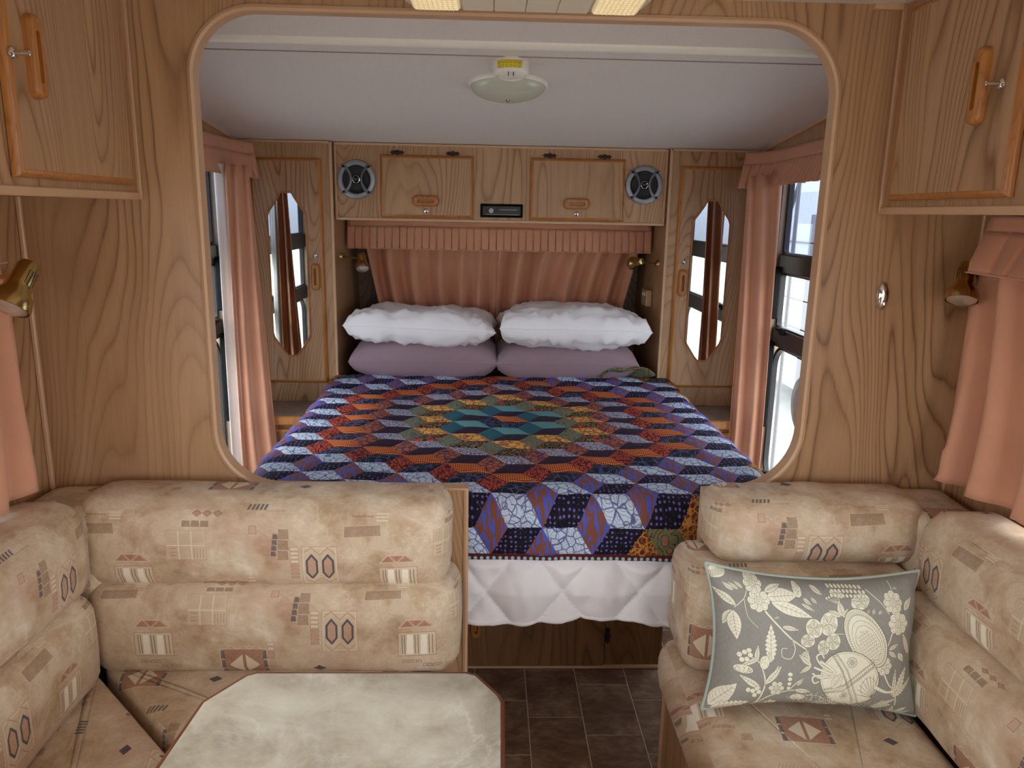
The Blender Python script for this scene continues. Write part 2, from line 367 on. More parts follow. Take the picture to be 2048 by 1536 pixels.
# scatter pillow print (1000 x 640 for .46 x .31 m)
GR, CR, OL = (152, 150, 142), (240, 236, 214), (118, 114, 84)
D = Art(1400, 960, GR, 1)
q = 1400 / 1500.0
def Tz(pts): return [((x - 80) * q * 1.0, (y - 500) * q * 1.06) for x, y in pts]
def leaf(x0, y0, x1, y1, w_=.22, ser=0, veins=True, c=CR):
    dx, dy = x1 - x0, y1 - y0; L = math.hypot(dx, dy); nx, ny = -dy / L, dx / L; N_ = 18; a_, b_ = [], []
    for i in range(N_ + 1):
        t_ = i / N_; wd = math.sin(PI * t_ ** .8) * w_ * L * .5
        if ser and 0 < i < N_ and i % 2: wd *= .68
        a_.append((x0 + dx * t_ + nx * wd, y0 + dy * t_ + ny * wd)); b_.append((x0 + dx * t_ - nx * wd, y0 + dy * t_ - ny * wd))
    out = a_ + b_[::-1]; D.poly(Tz(out), c); D.line(Tz(out), 2.2, OL, .75, closed=True)
    if veins:
        D.line(Tz([(x0 + dx * .1, y0 + dy * .1), (x0 + dx * .85, y0 + dy * .85)]), 2.2, OL, .85)
        for i in range(2, 8):
            t_ = i / 9; wd = math.sin(PI * t_ ** .8) * w_ * L * .34
            for sg in (-1, 1): D.line(Tz([(x0 + dx * t_, y0 + dy * t_), (x0 + dx * (t_ + .07) + sg * nx * wd, y0 + dy * (t_ + .07) + sg * ny * wd)]), 1.8, OL, .7)
def flower(x, y, r, n_=8):
    for i in range(n_):
        a_ = 2 * PI * i / n_; px, py = x + math.cos(a_) * r * .66, y + math.sin(a_) * r * .66
        c_ = [(px + math.cos(k) * r * .34, py + math.sin(k) * r * .34) for k in np.linspace(0, 2 * PI, 16)[:-1]]
        D.poly(Tz(c_), CR); D.line(Tz(c_), 2.4, OL, .8, closed=True)
        c2 = [(px + math.cos(k) * r * .17, py + math.sin(k) * r * .17) for k in np.linspace(0, 2 * PI, 10)[:-1]]; D.line(Tz(c2), 1.8, OL, .6, closed=True)
    for rr in (.36, .24, .1):
        c_ = [(x + math.cos(k) * r * rr, y + math.sin(k) * r * rr) for k in np.linspace(0, 2 * PI, 16)[:-1]]; D.poly(Tz(c_), CR); D.line(Tz(c_), 2.4, OL, .8, closed=True)
def stem(pts, w_=8, tp=.3):
    P = [Vector((a_, b_, 0)) for a_, b_ in pts]; out = []
    for i in range(len(P) - 1):
        p0, p1, p2, p3 = P[max(i - 1, 0)], P[i], P[i + 1], P[min(i + 2, len(P) - 1)]
        for k in range(6):
            t_ = k / 6; v_ = .5 * ((2 * p1) + (p2 - p0) * t_ + (2 * p0 - 5 * p1 + 4 * p2 - p3) * t_ ** 2 + (3 * p1 - p0 - 3 * p2 + p3) * t_ ** 3); out.append((v_.x, v_.y))
    out.append(pts[-1]); D.line(Tz(out), w_ + 4, OL, .8, tp); D.line(Tz(out), w_, CR, 1, tp)
def ellp(x, y, rx, ry, ang, N_=40):
    return [(x + math.cos(k) * rx * math.cos(ang) - math.sin(k) * ry * math.sin(ang), y + math.cos(k) * rx * math.sin(ang) + math.sin(k) * ry * math.cos(ang)) for k in np.linspace(0, 2 * PI, N_ + 1)[:-1]]
def blob(x, y, rx, ry, ang=0, dots=0):
    e_ = ellp(x, y, rx, ry, ang); D.poly(Tz(e_), CR); D.line(Tz(e_), 2.4, OL, .8, closed=True)
    for _ in range(dots):
        r_ = math.sqrt(random.random()) * .85; a_ = random.random() * 2 * PI
        ex, ey = math.cos(a_) * r_ * rx, math.sin(a_) * r_ * ry
        px, py = x + ex * math.cos(ang) - ey * math.sin(ang), y + ex * math.sin(ang) + ey * math.cos(ang); D.line(Tz([(px, py), (px + 3, py + 3)]), 3, OL, .7)
stem([(430, 760), (520, 850), (610, 930), (700, 985)], 12); stem([(610, 930), (628, 990), (600, 1050), (545, 1040), (540, 990), (575, 985)], 6)
stem([(380, 1440), (430, 1300), (440, 1200), (400, 1090), (350, 1060)], 10); stem([(440, 1230), (520, 1100)], 8); stem([(370, 1420), (470, 1320), (600, 1265), (720, 1250)], 9)
stem([(600, 1265), (650, 1200), (690, 1170)], 7); stem([(240, 750), (300, 690), (330, 600)], 6); stem([(300, 690), (320, 800), (380, 860)], 4); stem([(1140, 610), (1220, 680), (1270, 750)], 6)
stem([(1290, 870), (1260, 950)], 9); stem([(1235, 1130), (1270, 1200), (1320, 1250), (1345, 1350)], 10); stem([(1250, 1310), (1180, 1370)], 6); stem([(1320, 560), (1320, 620)], 5); stem([(1130, 880), (860, 880)], 5)
stem([(650, 1300), (800, 1290), (900, 1370)], 4)
for a_ in ((440, 670, 660, 650, .42, 0), (470, 700, 745, 785, .26, 0), (430, 640, 555, 595, .3, 0), (470, 1080, 465, 830, .34, 1), (430, 1110, 470, 1010, .4, 0), (540, 850, 650, 865, .28, 0), (485, 800, 530, 785, .3, 0),
           (440, 1230, 545, 1095, .24, 0), (420, 1260, 275, 1180, .26, 0), (380, 1090, 385, 970, .26, 0), (640, 1255, 750, 1265, .3, 0), (650, 1225, 690, 1170, .3, 0), (400, 1060, 270, 1130, .2, 0), (250, 740, 115, 645, .3, 0), (300, 630, 240, 590, .3, 0), (270, 640, 205, 600, .3, 0), (240, 650, 165, 600, .3, 0),
           (220, 770, 180, 880, .4, 0), (230, 770, 260, 960, .42, 0), (720, 1000, 660, 1030, .4, 0), (720, 1090, 700, 980, .28, 0), (740, 1090, 660, 1140, .28, 0), (740, 1090, 650, 1020, .3, 0),
           (1310, 1290, 1420, 1090, .26, 1), (1310, 1290, 1470, 1170, .22, 1), (1300, 1280, 1330, 1095, .16, 0), (1190, 1370, 1320, 1345, .35, 0), (1200, 1360, 1340, 1300, .2, 0), (1270, 980, 1345, 940, .3, 0), (1270, 990, 1330, 1030, .4, 0), (1340, 1000, 1385, 1060, .5, 0),
           (1350, 1450, 1230, 1470, .5, 1), (1360, 1440, 1330, 1350, .4, 1), (1360, 1430, 1450, 1370, .4, 1), (1380, 1450, 1490, 1400, .3, 1), (760, 600, 830, 650, .4, 0), (690, 670, 740, 710, .4, 0), (740, 665, 780, 700, .4, 0), (670, 700, 760, 745, .22, 0),
           (1120, 750, 1140, 720, .5, 0), (1160, 755, 1175, 715, .5, 0), (1200, 755, 1225, 725, .5, 0), (110, 1430, 270, 1240, .4, 0), (120, 1450, 365, 1360, .32, 1), (1440, 1020, 1370, 870, .3, 1), (1390, 730, 1460, 650, .4, 0), (330, 560, 360, 520, .3, 0), (1325, 600, 1370, 590, .3, 0)):
    leaf(*a_[:4], a_[4], a_[5])
for a_ in ((850, 820, 60, 75, .3), (750, 850, 55, 62, -.4), (710, 930, 48, 42, -.2), (880, 930, 48, 55, .3), (815, 970, 40, 48, 0), (1080, 680, 70, 45, -.4), (490, 1385, 60, 24, -.1)):
    blob(*a_[:5], 0)
    for k in range(5):
        aa = a_[4] + k * 2 * PI / 5; leaf(a_[0], a_[1], a_[0] + math.cos(aa) * a_[2] * .95, a_[1] + math.sin(aa) * a_[3] * .95, .7, 0)
flower(390, 695, 72); flower(365, 595, 62); flower(1310, 680, 72); flower(1335, 810, 75); flower(520, 1250, 52, 6); flower(1230, 1080, 62, 7); flower(510, 1385, 46, 7)
for i, (x_, y_) in enumerate(((275, 1050), (305, 1030), (330, 1015), (340, 1045), (320, 1075), (290, 1080), (340, 1275), (370, 1280), (395, 1262), (410, 1285), (385, 1310))): blob(x_, y_, 17, 17)
blob(300, 1140, 62, 28, .1, 50); blob(430, 1085, 30, 45, .1, 14); blob(670, 1310, 50, 26, 0, 34); blob(660, 625, 30, 42, 0, 30); blob(930, 640, 50, 22, .2, 10)
for i in range(4): blob(600, 1150 + i * 32, 16 - i, 14)
for k in range(6): stem([(935, 700), (850 + k * 18, 670 - 6 * k)], 4); blob(850 + k * 18, 666 - 6 * k, 8, 8)
leaf(930, 770, 850, 735, .4); leaf(940, 770, 930, 675, .5); leaf(945, 775, 990, 720, .4)
for r_ in range(3):
    for c_ in range(9): blob(890 + c_ * 27 + (r_ % 2) * 13, 600 + r_ * 24, 11, 11)
blob(140, 540, 66, 42, -.35, 0)
for i in range(12): D.line(Tz([(85 + i * 10, 590 - i * 4), (90 + i * 10, 545 - i * 4)]), 3, OL, .8)
# large paisley fruit and its round vessel
E1 = ellp(1105, 905, 205, 125, .98, 60); D.poly(Tz(E1), CR); D.line(Tz(E1), 5, OL, .9, closed=True)
for sc_ in (.86, .72, .6): D.line(Tz(ellp(1105 + (1 - sc_) * 40, 905 + (1 - sc_) * 70, 205 * sc_, 125 * sc_, .98, 50)), 2.5, OL, .8, closed=True)
for k in range(64):
    a_ = 2 * PI * k / 64; p0 = ellp(1105, 905, 196, 118, .98, 64)[k]; p1 = ellp(1110, 914, 170, 100, .98, 64)[k]; D.line(Tz([p0, p1]), 3, OL, .8)
for i in range(11):
    for j in range(7):
        u_, v_ = (i - 5) / 5.2, (j - 3) / 3.4
        if u_ * u_ + v_ * v_ < .95:
            x_, y_ = 1128 + u_ * 110 * math.cos(.98) - v_ * 62 * math.sin(.98), 945 + u_ * 110 * math.sin(.98) + v_ * 62 * math.cos(.98)
            D.line(Tz([(x_ + math.cos(k) * 10, y_ + math.sin(k) * 9) for k in np.linspace(0, PI, 7)]), 2.2, OL, .85)
E2 = ellp(1000, 1170, 205, 180, .3, 60); D.poly(Tz(E2), CR); D.line(Tz(E2), 5, OL, .9, closed=True); D.line(Tz(ellp(1000, 1170, 192, 168, .3, 60)), 2, OL, .8, closed=True)
for o_ in (-22, -14, 14, 22):
    D.line(Tz([(830, 1255 + o_ * .7), (960, 1225 + o_), (1060, 1150 + o_), (1165, 1065 + o_)]), 3, OL, .9); D.line(Tz([(890 - o_, 1010), (960 - o_, 1110), (1010 - o_, 1230), (1060 - o_, 1340)]), 3, OL, .9)
for k in range(26):
    t_ = k / 25; x_, y_ = 835 + 325 * t_, 1256 - 60 * t_ - 130 * t_ * t_; D.line(Tz([(x_, y_ - 9), (x_ + 7, y_), (x_, y_ + 9)]), 2.5, OL, .85)
    x_, y_ = 892 + 165 * t_, 1010 + 330 * t_; D.line(Tz([(x_ - 9, y_), (x_, y_ + 6), (x_ + 9, y_)]), 2.5, OL, .85)
flower(1010, 1060, 36, 8); blob(1130, 1220, 52, 66, .2, 0)
for k in range(9): D.line(Tz([(1165, 1290), (1165 + math.cos(PI + k * .26) * 110, 1270 + math.sin(PI + k * .26) * 130)]), 3, OL, .85)
flower(970, 1280, 30, 6); leaf(880, 1230, 950, 1130, .5)
stem([(1180, 1220), (1250, 1250), (1320, 1250)], 24, .5); stem([(800, 1060), (880, 1110), (885, 1140), (760, 1100)], 16, .2); stem([(885, 1150), (800, 1165), (750, 1140)], 14, .2)
stem([(870, 1120), (800, 1080), (770, 1030), (800, 1010), (820, 1035)], 12, .3); stem([(860, 1160), (790, 1150), (750, 1165), (760, 1200), (790, 1190)], 12, .3)
for _ in range(420):
    x_, y_ = random.gauss(900, 130), random.gauss(1335, 26); D.line(Tz([(x_, y_), (x_ + 4, y_ + 2)]), 4, CR, .9)
for _ in range(160):
    x_, y_ = random.gauss(1190, 90), random.gauss(1430, 22); D.line(Tz([(x_, y_), (x_ + 5, y_ + 2)]), 5, CR, .9)
dam_img = D.image('floral_pillow_print')
m = Mat('floral_pillow_fabric', .85, 0, .2); it = m.t.nodes.new('ShaderNodeTexImage'); it.image = dam_img; it.extension = 'EXTEND'
uv = m.vec('UV'); m.t.links.new(uv, it.inputs[0])
wv = m.noise(m.vec('UV', (1, .12, 1)), 260, 2, .6)
k = m.ramp(wv, (.3, .86), (.7, 1.05))
nd = m.t.nodes.new('ShaderNodeMix'); nd.data_type = 'RGBA'; nd.blend_type = 'MULTIPLY'; nd.inputs[0].default_value = 1
m.t.links.new(it.outputs[0], nd.inputs[6]); m.t.links.new(k, nd.inputs[7]); m.col(nd.outputs[2]); m.bump(wv, .0004, .5); M['damask'] = m.m
M['piping'] = fabric('duck_egg_piping', rgb(168, 180, 168), 600)

# quilt prints (node based, in metres on the quilt plan)
def print_mat(name, base, fn):
    m = Mat('quilt_' + name, .85, 0, .2); uv = m.vec('UV'); c = fn(m, uv, base) if fn else base
    st = m.vor(m.noise(uv, 14, 2, .5, 0, 1), 9, 'DISTANCE_TO_EDGE')
    stitch = m.ramp(st, (0, .45), (.02, 0))
    c = m.mix(stitch, c, rgb(96, 88, 92)); m.col(c); m.bump(m.noise(uv, 500, 2, .6), .0005, .5); return m.m
def dots(c2, sc=34, r=.30, rand=.35):
    return lambda m, uv, b: m.mix(m.ramp(m.vor(uv, sc, 'F1', 0, rand), (r, 1), (r + .05, 0)), b, c2)
def net(c2, sc=42, w=.05, rand=1.0, dist=0):
    def f(m, uv, b):
        u2 = uv if not dist else m.n('VectorMath', uv, m.n('VectorMath', m.noise(uv, 20, 2, .5, 0, 1), (dist,) * 3, operation='MULTIPLY'), operation='ADD')
        return m.mix(m.ramp(m.vor(u2, sc, 'DISTANCE_TO_EDGE', 0, rand), (w, 1), (w + .05, 0)), b, c2)
    return f
def ringsp(c2, sc=22, K=5, w=.35):
    def f(m, uv, b):
        d_ = m.vor(uv, sc, 'F1', 0, 1); return m.mix(m.ramp(m.m_('FRACT', m.m_('MULTIPLY', d_, float(K))), (w - .08, 1), (w, 0)), b, c2)
    return f
def combo(*fs):
    def f(m, uv, b):
        for g_ in fs: b = g_(m, uv, b)
        return b
    return f
def strokes(c2, sc=60, th=.55, st=.28, rot=.5):
    def f(m, uv, b):
        mp_ = m.t.nodes.new('ShaderNodeMapping'); mp_.inputs['Rotation'].default_value = (0, 0, rot); mp_.inputs['Scale'].default_value = (1, st, 1)
        m.t.links.new(uv, mp_.inputs[0]); return m.mix(m.ramp(m.noise(mp_.outputs[0], sc, 0, .5, .2), (th, 0), (th + .03, 1)), b, c2)
    return f
def teeth(c2):
    def f(m, uv, b):
        sp = m.t.nodes.new('ShaderNodeSeparateXYZ'); m.t.links.new(uv, sp.inputs[0])
        x_, y_ = sp.outputs[0], sp.outputs[1]
        wob = m.m_('MULTIPLY', m.m_('SINE', m.m_('MULTIPLY', x_, 70.0)), .0035)
        yy = m.m_('FRACT', m.m_('MULTIPLY', m.m_('ADD', y_, wob), 85.0)); xx = m.m_('FRACT', m.m_('MULTIPLY', x_, 150.0))
        tri = m.m_('ABSOLUTE', m.m_('SUBTRACT', xx, .5))
        k_ = m.m_('GREATER_THAN', m.m_('ADD', m.m_('MULTIPLY', tri, 1.5), .12), yy); return m.mix(k_, b, c2)
    return f
NV, PBK = rgb(24, 24, 44), rgb(44, 30, 50)
Q = {
 'dots': print_mat('navy_dots', rgb(22, 20, 34), dots(rgb(112, 96, 168), 78, .24, .3)),
 'white': print_mat('pale_scrolls', rgb(196, 214, 232), combo(net(rgb(96, 98, 146), 44, .03, 1, .02), ringsp(rgb(112, 116, 160), 26, 6, .18))),
 'leaf': print_mat('blue_leaves', rgb(128, 78, 66), combo(strokes(rgb(78, 94, 190), 120, .58, .22, .6), strokes(rgb(78, 94, 190), 110, .60, .22, -.9))),
 'orange': print_mat('orange_teeth', rgb(226, 130, 64), teeth(rgb(104, 34, 30))),
 'red': print_mat('red_scales', rgb(196, 84, 56), net(rgb(74, 26, 34), 95, .10, .7)),
 'navy': print_mat('navy_scribble', rgb(26, 28, 48), combo(strokes(rgb(52, 60, 120), 60, .60, .6, 1.2), net(rgb(92, 92, 104), 32, .012, 1, .03))),
 'plum': print_mat('plum_plain', rgb(46, 32, 52), None),
 'grey': print_mat('pale_speckle', rgb(178, 190, 200), combo(net(rgb(110, 84, 120), 120, .09), dots(rgb(150, 70, 60), 90, .12, 1), dots(rgb(90, 140, 130), 70, .10, 1))),
 'brown': print_mat('brown_giraffe', rgb(168, 96, 52), net(rgb(78, 50, 88), 48, .07, 1, .01)),
 'yellow': print_mat('yellow_roses', rgb(222, 172, 84), combo(net(rgb(122, 74, 74), 34, .05, 1, .02), ringsp(rgb(196, 120, 60), 30, 3, .3))),
 'olive': print_mat('olive_floral', rgb(130, 116, 86), combo(net(rgb(70, 110, 100), 60, .08, 1, .01), dots(rgb(176, 96, 78), 60, .2, 1), dots(rgb(52, 44, 50), 40, .14, 1))),
 'spot': print_mat('black_red_spots', rgb(36, 26, 30), combo(net(rgb(150, 124, 84), 80, .04, 1, .02), dots(rgb(206, 62, 50), 26, .22, 1))),
 'teal': print_mat('teal_light', rgb(92, 144, 146), None), 'teald': print_mat('teal_dark', rgb(38, 90, 106), None),
 'night': print_mat('dark_floral', rgb(28, 26, 34), combo(ringsp(rgb(86, 84, 110), 22, 3, .14), strokes(rgb(60, 70, 150), 50, .64, .7, .4), net(rgb(96, 110, 84), 50, .02, 1, .03))),
 'fern': print_mat('gold_ferns', rgb(92, 44, 34), combo(net(rgb(190, 130, 58), 62, .06, 1, .03), ringsp(rgb(176, 112, 50), 40, 4, .2))),
 'garden': print_mat('olive_garden', rgb(128, 112, 66), combo(ringsp(rgb(60, 34, 44), 26, 4, .25), dots(rgb(196, 92, 76), 26, .16, 1), net(rgb(80, 110, 96), 60, .04, 1, .02))),
 'bind': print_mat('maroon_dot_binding', rgb(92, 34, 36), None),
}

# ------------------------------------------------------------------ helpers: meshes
def mesh(name, verts, faces, mat, parent=None, smooth=False, uvs=None, loc=None, sharp=None):
    me = bpy.data.meshes.new(name); me.from_pydata([tuple(v) for v in verts], [], [tuple(f) for f in faces])
    mats = mat if isinstance(mat, (list, tuple)) else [mat]
    for mm in mats: me.materials.append(mm)
    if smooth:
        me.polygons.foreach_set('use_smooth', [True] * len(me.polygons))
        if sharp is not None: me.set_sharp_from_angle(angle=sharp)
    if uvs is not None:
        ul = me.uv_layers.new(name='uv'); fl = np.empty(len(me.loops) * 2, np.float32)
        vi = np.empty(len(me.loops), int); me.loops.foreach_get('vertex_index', vi)
        if callable(uvs):
            k_ = 0
            for p in me.polygons:
                for li in p.loop_indices:
                    fl[2 * li:2 * li + 2] = uvs(me.vertices[me.loops[li].vertex_index].co, p.normal)
        else: fl[:] = np.array(uvs, np.float32)[vi].ravel()
        ul.data.foreach_set('uv', fl)
    o = bpy.data.objects.new(name, me); COL.objects.link(o)
    if parent: o.parent = parent
    if loc: o.location = loc
    return o

class MB:
    def __init__(s): s.v = []; s.f = []
    def add(s, v, f):
        b_ = len(s.v); s.v += [tuple(p) for p in v]; s.f += [tuple(i + b_ for i in q_) for q_ in f]; return s
    def box(s, x0, x1, y0, y1, z0, z1, c=0):
        if c <= 0:
            v = [(x, y, z) for x in (x0, x1) for y in (y0, y1) for z in (z0, z1)]
            return s.add(v, [(0, 1, 3, 2), (4, 6, 7, 5), (0, 4, 5, 1), (2, 3, 7, 6), (0, 2, 6, 4), (1, 5, 7, 3)])
        v = []; idx = {}
        for i, x in enumerate((x0, x1)):
            for j, y in enumerate((y0, y1)):
                for k, z in enumerate((z0, z1)):
                    dx, dy, dz = (c if i == 0 else -c), (c if j == 0 else -c), (c if k == 0 else -c)
                    idx[i, j, k] = len(v); v += [(x, y + dy, z + dz), (x + dx, y, z + dz), (x + dx, y + dy, z)]
        g_ = lambda i, j, k, a: idx[i, j, k] + a
        f = []
        for i in (0, 1): q_ = [g_(i, 0, 0, 0), g_(i, 0, 1, 0), g_(i, 1, 1, 0), g_(i, 1, 0, 0)]; f.append(q_ if i == 0 else q_[::-1])
        for j in (0, 1): q_ = [g_(0, j, 0, 1), g_(1, j, 0, 1), g_(1, j, 1, 1), g_(0, j, 1, 1)]; f.append(q_ if j == 0 else q_[::-1])
        for k in (0, 1): q_ = [g_(0, 0, k, 2), g_(0, 1, k, 2), g_(1, 1, k, 2), g_(1, 0, k, 2)]; f.append(q_ if k == 0 else q_[::-1])
        for j in (0, 1):
            for k in (0, 1): q_ = [g_(0, j, k, 1), g_(1, j, k, 1), g_(1, j, k, 2), g_(0, j, k, 2)]; f.append(q_ if (j + k) % 2 else q_[::-1])
        for i in (0, 1):
            for k in (0, 1): q_ = [g_(i, 0, k, 0), g_(i, 1, k, 0), g_(i, 1, k, 2), g_(i, 0, k, 2)]; f.append(q_ if (i + k) % 2 == 0 else q_[::-1])
        for i in (0, 1):
            for j in (0, 1): q_ = [g_(i, j, 0, 0), g_(i, j, 1, 0), g_(i, j, 1, 1), g_(i, j, 0, 1)]; f.append(q_ if (i + j) % 2 else q_[::-1])
        for (i, j, k) in idx:
            q_ = [g_(i, j, k, 0), g_(i, j, k, 1), g_(i, j, k, 2)]; f.append(q_ if (i + j + k) % 2 == 0 else q_[::-1])
        return s.add(v, f)
    def prism(s, poly, a0, a1, axis='y'):   # poly in the other two axes (x,z) (x,y) or (y,z)
        n_ = len(poly)
        def P(p, a): return {'y': (p[0], a, p[1]), 'z': (p[0], p[1], a), 'x': (a, p[0], p[1])}[axis]
        v = [P(p, a0) for p in poly] + [P(p, a1) for p in poly]
        f = [tuple(range(n_)), tuple(range(2 * n_ - 1, n_ - 1, -1))] + [(i, (i + 1) % n_ + 0, (i + 1) % n_ + n_, i + n_) for i in range(n_)]
        return s.add(v, f)
    def loops(s, rings, closed=True, cap0=False, cap1=False):
        n_ = len(rings[0]); v = [p for r in rings for p in r]; f = []
        for i in range(len(rings) - 1):
            for j in range(n_ if closed else n_ - 1):
                k = (j + 1) % n_; f.append((i * n_ + j, i * n_ + k, (i + 1) * n_ + k, (i + 1) * n_ + j))
        if cap0: f.append(tuple(range(n_))[::-1])
        if cap1: f.append(tuple(range((len(rings) - 1) * n_, len(rings) * n_)))
        return s.add(v, f)
    def lathe(s, prof, o=(0, 0, 0), axis=(0, 0, 1), n=24, cap=True):   # prof: (radius, height)
        a = Vector(axis).normalized(); q_ = a.to_track_quat('Z', 'Y'); o = Vector(o)
        rings = [[o + q_ @ Vector((r * math.cos(2 * PI * k / n), r * math.sin(2 * PI * k / n), h)) for k in range(n)] for r, h in prof]
        return s.loops(rings, True, cap, cap)
    def tube(s, pts, r, n=10, cap=True):
        P = [Vector(p) for p in pts]; rings = []; ref = None
        for i, p in enumerate(P):
            t_ = (P[min(i + 1, len(P) - 1)] - P[max(i - 1, 0)]).normalized()
            if ref is None: ref = t_.orthogonal().normalized()
            ref = (ref - t_ * ref.dot(t_)).normalized(); b_ = t_.cross(ref); rr = r[i] if isinstance(r, (list, tuple)) else r
            rings.append([p + (ref * math.cos(2 * PI * k / n) + b_ * math.sin(2 * PI * k / n)) * rr for k in range(n)])
        return s.loops(rings, True, cap, cap)
    def ring(s, x0, x1, z0, z1, prof, y=0, sgn=-1, rad=0):  # frame round a rectangle; prof (inset, proud); proud towards -y
        def rr(i_):
            a, b_, c_, d_ = x0 + i_, x1 - i_, z0 + i_, z1 - i_
            if rad <= 0: return [(a, c_), (b_, c_), (b_, d_), (a, d_)]
            return rrect(a, b_, c_, d_, max(rad - i_, .002))
        return s.loops([[(p[0], y + sgn * h, p[1]) for p in rr(i_)] for i_, h in prof])
    def build(s, name, mat, parent=None, smooth=False, sharp=.6, **kw):
        o = mesh(name, s.v, s.f, mat, parent, smooth, sharp=sharp, **kw)
        me = o.data
        import bmesh
        bm = bmesh.new(); bm.from_mesh(me); bmesh.ops.recalc_face_normals(bm, faces=bm.faces); bm.to_mesh(me); bm.free()
        return o

def rrect(a, b_, c_, d_, r, n=6):
    out = []
    for cx_, cy_, a0 in ((b_ - r, c_ + r, -PI / 2), (b_ - r, d_ - r, 0), (a + r, d_ - r, PI / 2), (a + r, c_ + r, PI)):
        for k in range(n + 1): t_ = a0 + k * PI / 2 / n; out.append((cx_ + r * math.cos(t_), cy_ + r * math.sin(t_)))
    return out

def tag(o, label=None, cat=None, group=None, kind=None):
    if label: o['label'] = label
    if cat: o['category'] = cat
    if group: o['group'] = group
    if kind: o['kind'] = kind
    return o
def thing(name, label, cat, loc=(0, 0, 0), rz=0, group=None):
    o = bpy.data.objects.new(name, None); COL.objects.link(o); o.location = loc; o.rotation_euler = (0, 0, rz)
    o.empty_display_size = .05
    return tag(o, label, cat, group)
def struct(o): o['kind'] = 'structure'; return o
def empty_struct(name, loc=(0, 0, 0)):
    o = bpy.data.objects.new(name, None); COL.objects.link(o); o.location = loc; o['kind'] = 'structure'; return o

# ------------------------------------------------------------------ structure
# floor: grout bed with staggered vinyl tiles
fl = struct(MB().box(XL - .02, XR + .02, -.8, 4.3, -.05, -.0012).build('floor', M['grout']))
tw, tl = .1675, .2470
tile_me = None
k_ = 0
for ci in range(-7, 7):
    x0 = .135 + ci * tw
    ph = 2.037 - .0815 * ci
    y = ph - tl * round((ph - 1.0) / tl)
    while y < 2.65:
        if x0 > -.30 and x0 + tw < 1.2 and not (x0 > .72 and y < 1.3):
            if tile_me is None:
                to = MB().box(.0016, tw - .0016, .0016, tl - .0016, -.003, 0, .0006).build('tile', M['tile'], fl); tile_me = to.data; to.location = (x0, y, 0)
            else:
                to = bpy.data.objects.new('tile', tile_me); COL.objects.link(to); to.parent = fl; to.location = (x0, y, 0)
        y += tl

def side_wall(name, x, sgn, holes):
    """wall with rectangular window holes; thickness outwards"""
    ys = sorted({-.8, 4.3} | {h[0] for h in holes} | {h[1] for h in holes}); zs = sorted({0, 2.05} | {h[2] for h in holes} | {h[3] for h in holes})
    mb = MB()
    for i in range(len(ys) - 1):
        for j in range(len(zs) - 1):
            cy_, cz_ = (ys[i] + ys[i + 1]) / 2, (zs[j] + zs[j + 1]) / 2
            if any(h[0] < cy_ < h[1] and h[2] < cz_ < h[3] for h in holes): continue
            mb.box(min(x, x + sgn * .03), max(x, x + sgn * .03), ys[i], ys[i + 1], zs[j], zs[j + 1])
    return struct(mb.build(name, M['wood']))
WIN = (2.13, 3.08, .40, 1.72)
NWIN = (-.4, 1.46, .86, 1.56)
side_wall('wall_left', XL, -1, [WIN, NWIN]); side_wall('wall_right', XR, 1, [WIN, NWIN])
# end wall behind the bed head, leaning a little, dark behind the curtains
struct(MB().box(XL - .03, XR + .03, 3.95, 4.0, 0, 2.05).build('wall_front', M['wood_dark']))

# unseen wall added behind the camera to cut front light; its two openings are invented
mb = MB()
for a0, a1, b0, b1 in ((XL, -.85, 0, 2.0), (-.85, .10, 0, 1.0), (-.85, .10, 1.45, 2.0), (.10, .45, 0, 2.0), (.45, .95, 1.9, 2.0), (.95, XR, 0, 2.0)): mb.box(a0, a1, -.83, -.80, b0, b1)
struct(mb.build('wall_back_added', M['wood']))
# bulkhead with the big rounded opening and the walkway gap
def arc(cx_, cy_, r, a0, a1, n=14): return [(cx_ + r * math.cos(a0 + (a1 - a0) * k / n), cy_ + r * math.sin(a0 + (a1 - a0) * k / n)) for k in range(n + 1)]
OX0, OX1, OZ0, OZ1 = -.662, .783, .824, 1.923
ra, rb = .145, .16
gapL, gapR, ZT = -.051, .555, 1.965
open_l = [(gapL, 0), (gapL, OZ0)] + arc(OX0 + ra, OZ0 + ra, ra, -PI / 2, -PI)[0:] + arc(OX0 + ra, OZ1 - ra, ra, PI, PI / 2)
open_r = arc(OX1 - rb, OZ1 - rb, rb, PI / 2, 0) + arc(OX1 - rb, OZ0 + rb, rb, 0, -PI / 2) + [(gapR, OZ0), (gapR, 0)]
outl_poly = [(XL, 0)] + open_l + open_r + [(XR, 0), (XR, ZT), (XL, ZT)]
bulk = struct(MB().prism(outl_poly, 1.8, 1.828).build('wall_bulkhead', M['wood']))
# edge tape round the opening
path = open_l + open_r
def offset(path, d_):
    out = []
    for i, p in enumerate(path):
        a = path[max(i - 1, 0)]; b_ = path[min(i + 1, len(path) - 1)]; L = math.hypot(b_[0] - a[0], b_[1] - a[1]) or 1
        nx, ny = -(b_[1] - a[1]) / L, (b_[0] - a[0]) / L; out.append((p[0] + nx * d_, p[1] + ny * d_))
    return out
# opening lies to the right-hand side of the path going up the left side, so the wall is on the left
pin, pout = offset(path, -.006), offset(path, .007)
mb = MB()
mb.loops([[(p[0], 1.796, p[1]) for p in pout], [(p[0], 1.793, p[1]) for p in path], [(p[0], 1.796, p[1]) for p in pin], [(p[0], 1.832, p[1]) for p in pin], [(p[0], 1.832, p[1]) for p in pout]], closed=False)
mb.build('edge_trim', M['edge'], bulk, smooth=True)

